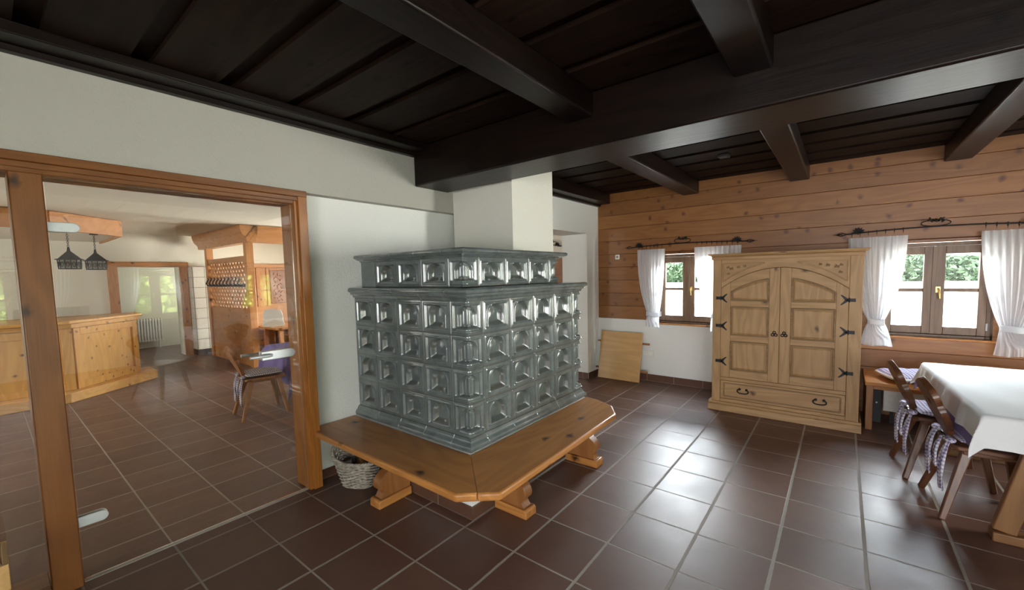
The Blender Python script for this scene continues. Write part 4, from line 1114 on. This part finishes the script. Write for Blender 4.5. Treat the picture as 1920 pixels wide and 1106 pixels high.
MB().box(2.535, 2.612, 3.70, 3.86, .0, .34).build('housing', M['black'], vb, bevel=.006)
MB().lathe([(.006, -.004), (.009, -.002), (.009, .001)], (2.572, 3.699, .21), 12, 1).build('button', M['white_plastic'], vb)
# ------------------------------------------------------------------ bar counter
P1, P2 = (-6.10, -1.03), (-6.93, -.22)       # angled end of the counter, seen through the glass
bar = empty('bar_counter', 'light pine bar counter with an angled panelled end, behind the glass', 'bar counter', (-6.5, -1.2, 0))
d = Vector((P2[0] - P1[0], P2[1] - P1[1])); Ld = d.length; d /= Ld; nrm = Vector((d.y, -d.x))
if nrm.x < 0: nrm = -nrm
q = lambda t, o, z: (P1[0] + d.x * t + nrm.x * o, P1[1] + d.y * t + nrm.y * o, z)
XBK = -7.3
def footprint(o):
    """counter outline pushed out by o"""
    a = q(0, o, 0); b = q(Ld, o, 0)
    return [(P1[0] + o, -4.2), (P1[0] + o, P1[1] - o * .4), (a[0] * 0 + P1[0] + o, P1[1] - o * .4 + .001), (b[0] + o * .0, b[1]), (XBK, b[1]), (XBK, -4.2)]
def plate(o, z0, z1, name, mat, bev=.006):
    fp = footprint(o); fp = [fp[0], fp[1], fp[3], fp[4], fp[5]]
    return MB().prism(fp, 2, z0, z1).build(name, M[mat], bar, bevel=bev)
plate(.22, 0, .13, 'step', 'counter_y', .01)
plate(-.04, .131, .985, 'body', 'counter_z', .003)
plate(.02, .986, 1.045, 'top_fascia', 'counter_y', .006)
plate(.07, 1.046, 1.09, 'worktop', 'counter_y', .010)
def panel_frame(t0, t1, o, z0, z1, w=.10):
    m = MB()
    for a, b, c, e_ in ((t0, t0 + w, z0, z1), (t1 - w, t1, z0, z1), (t0 + w, t1 - w, z1 - w, z1), (t0 + w, t1 - w, z0, z0 + w)):
        m.hexa([q(a, o - .035, c), q(b, o - .035, c), q(b, o, c), q(a, o, c)], [q(a, o - .035, e_), q(b, o - .035, e_), q(b, o, e_), q(a, o, e_)])
    return m
panel_frame(0.02, Ld - .02, -.005, .133, .98).build('end_panel_frame', M['counter_z'], bar, bevel=.004)
m = MB()
for k, yy in enumerate((-2.9, -2.05, -1.14)):
    m.box(P1[0] - .041, P1[0] - .008, yy, yy + .10, .133, .98)
m.box(P1[0] - .041, P1[0] - .008, -2.8, -1.14, .88, .98).box(P1[0] - .041, P1[0] - .008, -2.8, -1.14, .133, .22)
m.build('front_panel_frame', M['counter_z'], bar, bevel=.004)
gl = MB(); gl.box(-7.05, -7.04, -2.6, -1.55, 1.0905, 1.24).box(-7.05, -7.04, -1.5, -.75, 1.0905, 1.24)
gl.build('glass_screen', M['doorglass'], bar)
# a few papers on the counter front, seen reflected
# ------------------------------------------------------------------ canopy over the bar and lamps
cn = empty('bar_canopy', 'boxed canopy with an orange wood fascia hanging over the bar', 'canopy', (-6.9, -1.2, 2.3))
fp = [(-6.02, -4.2), (-6.02, -1.15), (-6.74, -.36), (-8.6, -.36), (-8.6, -4.2)]
MB().prism([(x - .03 if x > -8 else x, y - .02) for x, y in fp], 2, 2.34, 2.555).build('canopy_box', M['plaster_back'], cn)
for a, b in zip(fp[:3], fp[1:4]):
    MB().bar((a[0], a[1], 2.43), (b[0], b[1], 2.43), .035, .24).build('fascia_board', M['booth_y'] if abs(b[1] - a[1]) > abs(b[0] - a[0]) * .5 else M['booth_x'], cn, bevel=.004)
def lamp(x, y, label):
    e = empty('pendant_lamp', label, 'pendant lamp', (x, y, 1.8), 'pendant lamps over the bar')
    ch = MB(); z = 2.322
    k = 0
    while z > 2.11:
        pts = [(x + (.009 * math.cos(a) if k % 2 else 0), y + (0 if k % 2 else .009 * math.cos(a)), z - .014 + .016 * math.sin(a)) for a in [2 * PI * i / 10 for i in range(10)]]
        ch.tube(pts, .0032, 5, True); z -= .024; k += 1
    ch.build('chain', M['iron'], e, smooth=60)
    MB().lathe([(.05, 2.318), (.045, 2.332), (.012, 2.338)], (x, y, 0), 16).build('ceiling_rose', M['iron'], e, smooth=50)
    MB().lathe([(.128, 1.932), (.126, 1.938), (.02, 2.045), (.012, 2.10)], (x, y, 0), 6).build('roof_shade', M['iron'], e)
    MB().lathe([(.136, 1.925), (.146, 1.928), (.136, 1.936), (.128, 1.934)], (x, y, 0), 24).build('rim_ring', M['iron'], e, smooth=50)
    fr = MB()
    for k in range(12):
        a = 2 * PI * k / 12; b = a + 2 * PI / 12
        ca, sa, cb_, sb = math.cos(a), math.sin(a), math.cos(b), math.sin(b)
        fr.tube([(x + .115 * ca, y + .115 * sa, 1.925), (x + .108 * ca, y + .108 * sa, 1.80)], .006, 5)
        mid = (a + b) / 2
        fr.tube([(x + .114 * math.cos(mid + .12 * math.cos(t)), y + .114 * math.sin(mid + .12 * math.cos(t)), 1.86 + .035 * math.sin(t)) for t in [2 * PI * i / 12 for i in range(12)]], .004, 5, True)
    for zz, rr in ((1.925, .117), (1.80, .109)):
        fr.tube([(x + rr * math.cos(t), y + rr * math.sin(t), zz) for t in [2 * PI * i / 28 for i in range(28)]], .007, 6, True)
    fr.build('fretwork', M['iron'], e, smooth=60)
    MB().lathe([(.102, 1.802), (.108, 1.86), (.110, 1.922)], (x, y, 0), 24).build('shade_liner', M['lampglass'], e, smooth=60)
M['lampglass'] = cloth('milky_lamp_glass', (.55, .52, .46), .5)
lamp(-6.33, -.97, 'black fretwork iron pendant lamp over the bar, nearer the wooden post')
lamp(-6.75, -.66, 'black fretwork iron pendant lamp at the outer end of the bar canopy')

# ------------------------------------------------------------------ opening in the far wall, radiator beyond, tiled block
oc = bpy.data.objects.new('door_2', None); COL.objects.link(oc); struct(oc, 'reddish wooden casing around the opening in the far wall'); oc.location = (XB, .36, 0)
MB().box(XB - .01, XB + .05, -.26, -.115, 0, 2.0).build('casing_post', M['booth_z'], oc, bevel=.004)
MB().box(XB - .01, XB + .05, .835, .97, 0, 2.0).build('casing_post', M['booth_z'], oc, bevel=.004)
MB().box(XB + .002, XB + .055, -.28, .99, 1.90, 2.0).build('casing_head', M['booth_y'], oc, bevel=.004)
ra = empty('radiator', 'white column radiator in the room beyond the far wooden casing', 'radiator', (-11.0, .5, .6))
for k in range(14):
    MB().box(-11.03, -10.95, .17 + k * .052, .207 + k * .052, .16, .72).build('column', M['white_paint'], ra, bevel=.012)
MB().box(-11.02, -10.96, .16, .90, .17, .21).box(-11.02, -10.96, .16, .90, .66, .70).box(-11.03, -10.97, .22, .25, 0, .17).box(-11.03, -10.97, .80, .83, 0, .17).build('header_pipe', M['white_paint'], ra)
tb = empty('tiled_block', 'cream tiled masonry block beside the far wooden casing', 'tiled block', (-8.85, 1.2, 0))
mb = MB(); g = MB()
for i in range(2):
    for j in range(8):
        mb.box(-8.712, -8.70, .995 + i * .21, 1.195 + i * .21, .125 + j * .222, .337 + j * .222)
for i in range(1):
    for j in range(8): mb.box(-8.97, -8.73, .98, .99, .125 + j * .222, .337 + j * .222)
mb.build('tiles', M['white_tile'], tb, bevel=.006)
g.box(-8.995, -8.706, .986, 1.42, .12, 1.90).build('masonry_core', M['grout'], tb)
MB().box(-8.995, -8.70, .98, 1.42, 0, .12).build('plinth', M['black'], tb)

# ------------------------------------------------------------------ booth with lattice
bo = empty('lattice_booth', 'reddish pine booth screen with lattice panel, posts and a cornice', 'booth screen', (-7.3, 1.2, 0))
BX0, BX1, BY = -8.28, -6.16, 1.2
MB().box(BX1 - .12, BX1, BY - .06, BY + .06, 0, 2.26).build('post', M['booth_z'], bo, bevel=.006)
MB().box(BX0 - .12, BX0, BY - .06, BY + .06, 0, 2.26).build('post', M['booth_z'], bo, bevel=.006)
MB().box(BX0, BX1 - .12, BY - .025, BY + .025, 0, .98).build('lower_panel', M['booth_x'], bo, bevel=.004)
MB().box(BX0, BX1 - .12, BY - .035, BY + .035, 1.93, 2.03).build('top_rail', M['booth_x'], bo, bevel=.004)
MB().box(BX0, BX1 - .12, BY - .035, BY + .035, .981, 1.04).build('middle_rail', M['booth_x'], bo, bevel=.004)
la = MB(); H = 1.93 - 1.04; Wl = BX1 - .12 - BX0
for s in (-1, 1):
    k = -H
    while k < Wl:
        a, b = k, k + H
        a2, b2 = max(a, 0), min(b, Wl)
        if b2 > a2 + .01:
            za, zb_ = 1.04 + (a2 - a), 1.04 + (b2 - a)
            if s < 0: za, zb_ = 1.93 - (a2 - a), 1.93 - (b2 - a)
            la.bar((BX0 + a2, BY + s * .008, za), (BX0 + b2, BY + s * .008, zb_), .042, .014, (0, 1, 0))
        k += .150
la.build('lattice', M['booth_x'], bo)
cr = MB(); cr.prism([(BY - .06, 2.26), (BY + .1, 2.26), (BY + .1, 2.555), (BY - .16, 2.555), (BY - .16, 2.50), (BY - .13, 2.40), (BY - .07, 2.33)], 0, BX0 - .5, BX1 + .08)
cr.build('cornice', M['booth_x'], bo, bevel=.006)
cr = MB(); cr.prism([(BX1 - .1, 2.26), (BX1 + .02, 2.26), (BX1 + .03, 2.33), (BX1 + .09, 2.40), (BX1 + .13, 2.50), (BX1 + .13, 2.555), (BX1 - .1, 2.555)], 1, BY + .101, BY + .75)
cr.build('cornice_return', M['booth_y'], bo, bevel=.006)
hk = empty('coat_rack', 'dark rail of curled iron coat hooks on the lattice screen', 'coat rack', (-7.2, BY - .06, 1.65))
MB().box(BX0 + .05, BX1 - .18, BY - .064, BY - .038, 1.46, 1.53).build('rail', M['chair_x'], hk, bevel=.004)
for k in range(10):
    x = BX0 + .16 + k * .19
    MB().tube([(x, BY - .066, 1.50), (x, BY - .11, 1.49), (x, BY - .14, 1.53), (x + .01, BY - .125, 1.58), (x + .02, BY - .10, 1.62), (x + .02, BY - .115, 1.65)], .015, 6).build('hook', M['iron'], hk, smooth=60)
# panelled wall of the booth
pw_ = empty('wall_panelling', 'reddish pine wall panelling with carved panels behind the booth', 'wall panelling', (XB, 2.6, 0))
MB().box(XB + .001, XB + .03, 2.2, 3.95, 0, 1.88).build('boards', M['booth_z'], pw_, bevel=.003)
MB().box(XB + .001, XB + .075, 2.2, 3.95, 1.8805, 1.97).build('top_ledge', M['booth_y'], pw_, bevel=.006)
for i, y in enumerate((2.28, 2.50, 3.00, 3.4)):
    MB().box(XB + .0305, XB + .05, y, y + .06, .95, 1.88).build('batten', M['booth_z'], pw_, bevel=.004)
cv = MB(); 
for y in (2.70, 3.20):
    pm = MB().box(XB + .0305, XB + .052, y - .12 + .0, y + .22, 1.0, 1.82).build('carved_panel', M['honey_z'], pw_, bevel=.008)
    c2 = MB()
    for k in range(26):
        z = 1.06 + .70 * k / 26; c = Vector((XB + .056, y + .05 + .08 * math.sin(k * 1.7), z)); dd = Vector((0, math.cos(k * 2.3), math.sin(k * 1.1) + .3)).normalized()
        c2.tube([c - dd * .03, c - dd * .008, c + dd * .02, c + dd * .045], [.003, .014, .011, .002], 6)
    part_label(c2.build('carved_vine', M['chair_light'], pm, smooth=60), 'carved vine relief')
MB().box(XB + .0305, XB + .045, 2.2, 3.95, .0, .95).build('lower_boards', M['booth_y'], pw_, bevel=.004)
# bench of the booth, plain table with a card and a bowl
bb = empty('booth_bench', 'dark wooden bench inside the lattice booth', 'bench', (-8.6, 2.4, 0))
MB().box(-8.93, -8.45, 1.50, 3.8, .42, .46).build('seat', M['chair_x'], bb, bevel=.005)
for y in (1.55, 2.6, 3.7): MB().box(-8.90, -8.50, y, y + .04, 0, .4195).build('end_panel', M['chair'], bb, bevel=.004)
bt = empty('booth_table', 'bare pine table at the open end of the booth', 'table', (-5.95, 1.85, 0))
MB().box(-6.35, -5.55, 1.30, 2.5, .705, .74).build('tabletop', M['booth_y'], bt, bevel=.006)
for x, y in ((-6.25, 1.42), (-5.65, 1.42), (-6.25, 2.38), (-5.65, 2.38)):
    MB().bar((x + (.06 if x > -6 else -.06), y, 0), (x, y, .704), .05, .05, (0, 1, 0), .065, .065).build('leg', M['booth_z'], bt, bevel=.004)
wc = MB().prism(smooth_poly([(-.16, 0), (.16, 0), (.15, .10), (.12, .285), (-.14, .30), (-.155, .1)], 2), 1, -.006, .006).build('menu_board', M['white_paint'], bevel=.002)
tag(wc, 'blank white board propped up on the booth table', 'board'); wc.location = (-5.86, 1.40, .752); wc.rotation_euler = (-.06, 0, 1.0)
wb = MB().lathe([(.045, 0), (.06, .006), (.10, .045), (.115, .062), (.108, .062), (.095, .047), (.055, .012)], (0, 0, 0), 24).build('bowl', M['purple_cloth'], smooth=50)
tag(wb, 'small dark violet bowl on the booth table', 'bowl'); wb.location = (-5.70, 1.82, .7405)

# ------------------------------------------------------------------ violet table and chair near the glass
vt = empty('small_table', 'square pine table under a violet cloth, just behind the glass door', 'table', (0, 0, 0))
MB().box(-.40, .40, -.42, .42, .665, .70).build('tabletop', M['honey_x'], vt, bevel=.005)
for sx in (-1, 1):
    for sy in (-1, 1): MB().bar((sx * .33, sy * .35, 0), (sx * .33, sy * .35, .664), .06, .06, (0, 1, 0)).build('leg', M['honey_z'], vt, bevel=.005)
vt.location = (-3.55, .98, 0)
table_cloth('violet_tablecloth', 'violet tablecloth hanging low on the table behind the glass door', -3.55, .98, .84, .80, 0, .70, (.42, .42), (.42, .42), 'purple_cloth', None, .022, 11)
lc = chair_proto('wooden_chair', 'mid-brown carved chair with a heart hole, behind the glass door', None, 'chair_light', 'chair_light')
place(lc, -3.22, .20, PI / 2 - .12)
lcc = seat_cushion('chair_cushion', 'dark gingham cushion with ribbons on the chair behind the glass door', None, 'gingham_dark')
place(lcc, -3.22, .20, PI / 2 - .12)

# ------------------------------------------------------------------ things glimpsed through the stove-side doorway
wr = empty('passage_panelling', 'pine panelling seen through the doorway beside the stove', 'wall panelling', (-1.8, YL, 0))
MB().box(-3.2, -1.17, YL - .03, YL - .002, 0, 1.87).build('boards', M['wallwood'], wr, bevel=.003)
MB().box(-3.2, -1.17, YL - .045, YL - .002, 1.8705, 1.91).build('cap_rail', M['honey_x'], wr, bevel=.004)
rod('iron curtain rod glimpsed through the doorway beside the stove', -2.35, -1.22, 2.03, YC, YL - .0, [], True, .03, .24)

# ------------------------------------------------------------------ crate at the lower left
ck = empty('wooden_crate', 'pale wooden crate at the lower left corner, in front of the side glass', 'crate', (-.70, -2.0, 0))
for z in (.02, .145, .27):
    MB().box(-.84, -.60, -1.775, -1.757, z, z + .115).build('slat', M['tabletop'], ck, bevel=.003)
    MB().box(-.84, -.60, -2.22, -2.202, z, z + .115).build('slat', M['tabletop'], ck, bevel=.003)
    MB().box(-.60, -.582, -2.22, -1.757, z, z + .115).build('slat', M['tabletop'], ck, bevel=.003)
    MB().box(-.858, -.84, -2.22, -1.757, z, z + .115).build('slat', M['tabletop'], ck, bevel=.003)
MB().box(-.84, -.60, -2.2, -1.776, .0, .015).build('bottom_board', M['tabletop'], ck)
for x in (-.838, -.618):
    for y in (-2.20, -1.793): MB().box(x, x + .016, y, y + .016, .016, .385).build('corner_post', M['tabletop'], ck)

# ------------------------------------------------------------------ outdoors
struct(MB().box(-30, 40, 4.45, 40, -.4, -.25).box(7.1, 40, -30, 4.45, -.4, -.25).box(-30, 7.1, -30, -5.4, -.4, -.25).build('ground', M['road']), 'overexposed pale forecourt outside the windows')
struct(MB().box(-12, 30, 11.2, 11.4, -.25, 1.23).build('wall_garden', M['render_wall']))
def leafy(name, label, x0, x1, y0, y1, z0, z1, mat, n, size=.10, seed=1, lump=.25):
    rd = random.Random(seed); mb = MB()
    for k in range(n):
        side = rd.random()
        x, y, z = rd.uniform(x0, x1), rd.uniform(y0, y1), rd.uniform(z0, z1)
        bump_ = lump * (math.sin(x * 2.1) * math.sin(z * 2.7 + y * 1.9))
        if side < .5:
            if abs(x1 - x0) > abs(y1 - y0): y = y0 + bump_ * .3 + rd.uniform(0, .12)
            else: x = x0 + bump_ * .3 + rd.uniform(0, .12)
        elif side < .75: z = z1 + bump_ * .3 - rd.uniform(0, .1)
        c = Vector((x, y, z)); a = Vector((rd.gauss(0, 1), rd.gauss(0, 1), rd.gauss(0, 1))).normalized(); b = a.cross(Vector((rd.gauss(0, 1), rd.gauss(0, 1), rd.gauss(0, 1)))).normalized()
        s = size * rd.uniform(.6, 1.3)
        mb.add([c - a * s, c + b * s * .5, c + a * s, c - b * s * .5], [(0, 1, 2, 3)])
    mb.box(x0 + .15, x1 - .15, y0 + .15, y1 - .05, -.25, z1 - .12)
    o = mb.build(name, M[mat]); o['label'] = label; o['category'] = 'hedge'; o['kind'] = 'thing'; return o
leafy('hedge', 'clipped green hedge on the bank seen through the right window', -12, 11, 11.62, 12.7, 1.0, 1.78, 'hedge', 26000, .075)
leafy('bushes', 'sunlit green bushes outside the right wall, mirrored in the glass door', 11.5, 13.5, -14, 10.5, -.25, 3.4, 'foliage', 22000, .16, 2, .9)
WORLD, SUN = 1.5, 11.0
L_LOG, L_RIGHT, L_FRONT, L_BAR, P_LOG, L_DOOR, L_SIDE = 62, 16, 5.6, 32, 140, 3.5, 46
EXPO = 1.3
# ------------------------------------------------------------------ camera
cam = bpy.data.cameras.new('camera'); co_ = bpy.data.objects.new('camera', cam); COL.objects.link(co_)
A, B, Cc = .6517, -.0727, .0214
ca, sa = math.cos(A), math.sin(A); cb_, sb = math.cos(B), math.sin(B); cc, sc = math.cos(Cc), math.sin(Cc)
Rz = Matrix(((ca, -sa, 0), (sa, ca, 0), (0, 0, 1))); Rx = Matrix(((1, 0, 0), (0, cb_, -sb), (0, sb, cb_))); Ry = Matrix(((cc, 0, sc), (0, 1, 0), (-sc, 0, cc)))
R = Rz @ Rx @ Ry
right, fwd, up = R.col[0], R.col[1], R.col[2]
m4 = Matrix((( right.x, up.x, -fwd.x, 2.25496), (right.y, up.y, -fwd.y, -1.7456), (right.z, up.z, -fwd.z, 1.58728), (0, 0, 0, 1)))
co_.matrix_world = m4
cam.sensor_fit = 'HORIZONTAL'; cam.sensor_width = 36; cam.lens = 36 * 776.93 / 1920
cam.shift_x = (960 - 985.84) / 1920; cam.shift_y = (570.74 - 553) / 1920
cam.clip_start = .05; cam.clip_end = 200
SC.camera = co_
# ------------------------------------------------------------------ light: sky, sun outdoors, daylight at the windows
w = bpy.data.worlds.new('sky'); SC.world = w; w.use_nodes = True; nt = w.node_tree
bgn = nt.nodes['Background']
tc = nd(nt, 'ShaderNodeTexCoord'); sp_ = nd(nt, 'ShaderNodeSeparateXYZ'); lk(nt, tc.outputs['Generated'], sp_.inputs[0])
lk(nt, ramp(nt, mth(nt, 'MULTIPLY_ADD', sp_.outputs[2], .5, .5), [(.0, (.55, .55, .52)), (.5, (.95, .97, 1.0)), (1.0, (.60, .77, 1.0))]), bgn.inputs[0]); bgn.inputs[1].default_value = WORLD
sun = bpy.data.lights.new('sun', 'SUN'); sun.energy = SUN; sun.angle = .02; so_ = bpy.data.objects.new('sun', sun); COL.objects.link(so_)
so_.rotation_euler = (math.radians(40), 0, math.radians(-42)); sun.color = (1, .96, .88)
def daylight(x, y, z, rx, rz, sx, sy, watts, col=(.86, .93, 1.0)):
    l = bpy.data.lights.new('daylight', 'AREA'); l.shape = 'RECTANGLE'; l.size = sx; l.size_y = sy; l.energy = watts; l.color = col
    o = bpy.data.objects.new('daylight', l); COL.objects.link(o); o.location = (x, y, z)
    o.rotation_euler = (rx, 0, rz); return o
# broad soft daylight outdoors in front of each row of windows, added lamps standing in for bright sky and ground
def panel(x, y, z, rx, rz, sx, sy, L, col=(.88, .94, 1.0)): daylight(x, y, z, rx, rz, sx, sy, L * PI * sx * sy, col)
panel(-1.2, 9.8, 3.6, -math.radians(78), 0, 4.2, 2.2, L_LOG)
panel(4.6, 9.8, 3.7, -math.radians(78), 0, 6, 2.0, L_LOG * 1.0)
panel(10.9, -.4, 3.5, math.radians(76), PI / 2, 8, 2.2, L_RIGHT)
panel(9.6, -3.7, 1.45, math.radians(90), PI / 2, 2.6, 2.1, L_DOOR, (.98, .985, 1.0))  # added lamp shining in through the first unseen door
panel(8.0, 4.2, 1.25, math.radians(92), PI / 2 - .12, 1.2, 1.9, L_SIDE, (1.0, .985, .95))  # added lamp at the second unseen door, brightens the chimney side
panel(4.4, -7.2, 1.55, math.radians(90), 0, 7, 2.1, L_FRONT, (.98, .985, 1.0))  # added fill lamp outside the unseen front openings
panel(-4.8, 7.0, .9, -math.radians(100), 0, 7.5, 2.2, L_BAR, (1.0, .98, .94))
panel(-5.2, -8.0, 1.9, math.radians(88), 0, 6, 2.6, L_BAR * .2)
# the patch of sky straight above each window
for c in win_log: daylight(c, 5.15, 2.6, -math.radians(58), 0, 1.3, .9, P_LOG, (.72, .85, 1.0))
vs = SC.view_settings; SC.display_settings.display_device = 'sRGB'
vs.view_transform = 'Standard'; vs.look = 'None'; vs.gamma = 1; vs.use_curve_mapping = False; vs.exposure = EXPO
SC.cycles.use_denoising = True
SC.cycles.max_bounces = 10; SC.cycles.diffuse_bounces = 5; SC.cycles.glossy_bounces = 5; SC.cycles.transparent_max_bounces = 16; SC.cycles.transmission_bounces = 6
SC.cycles.sample_clamp_indirect = 8; SC.cycles.caustics_reflective = False; SC.cycles.caustics_refractive = False
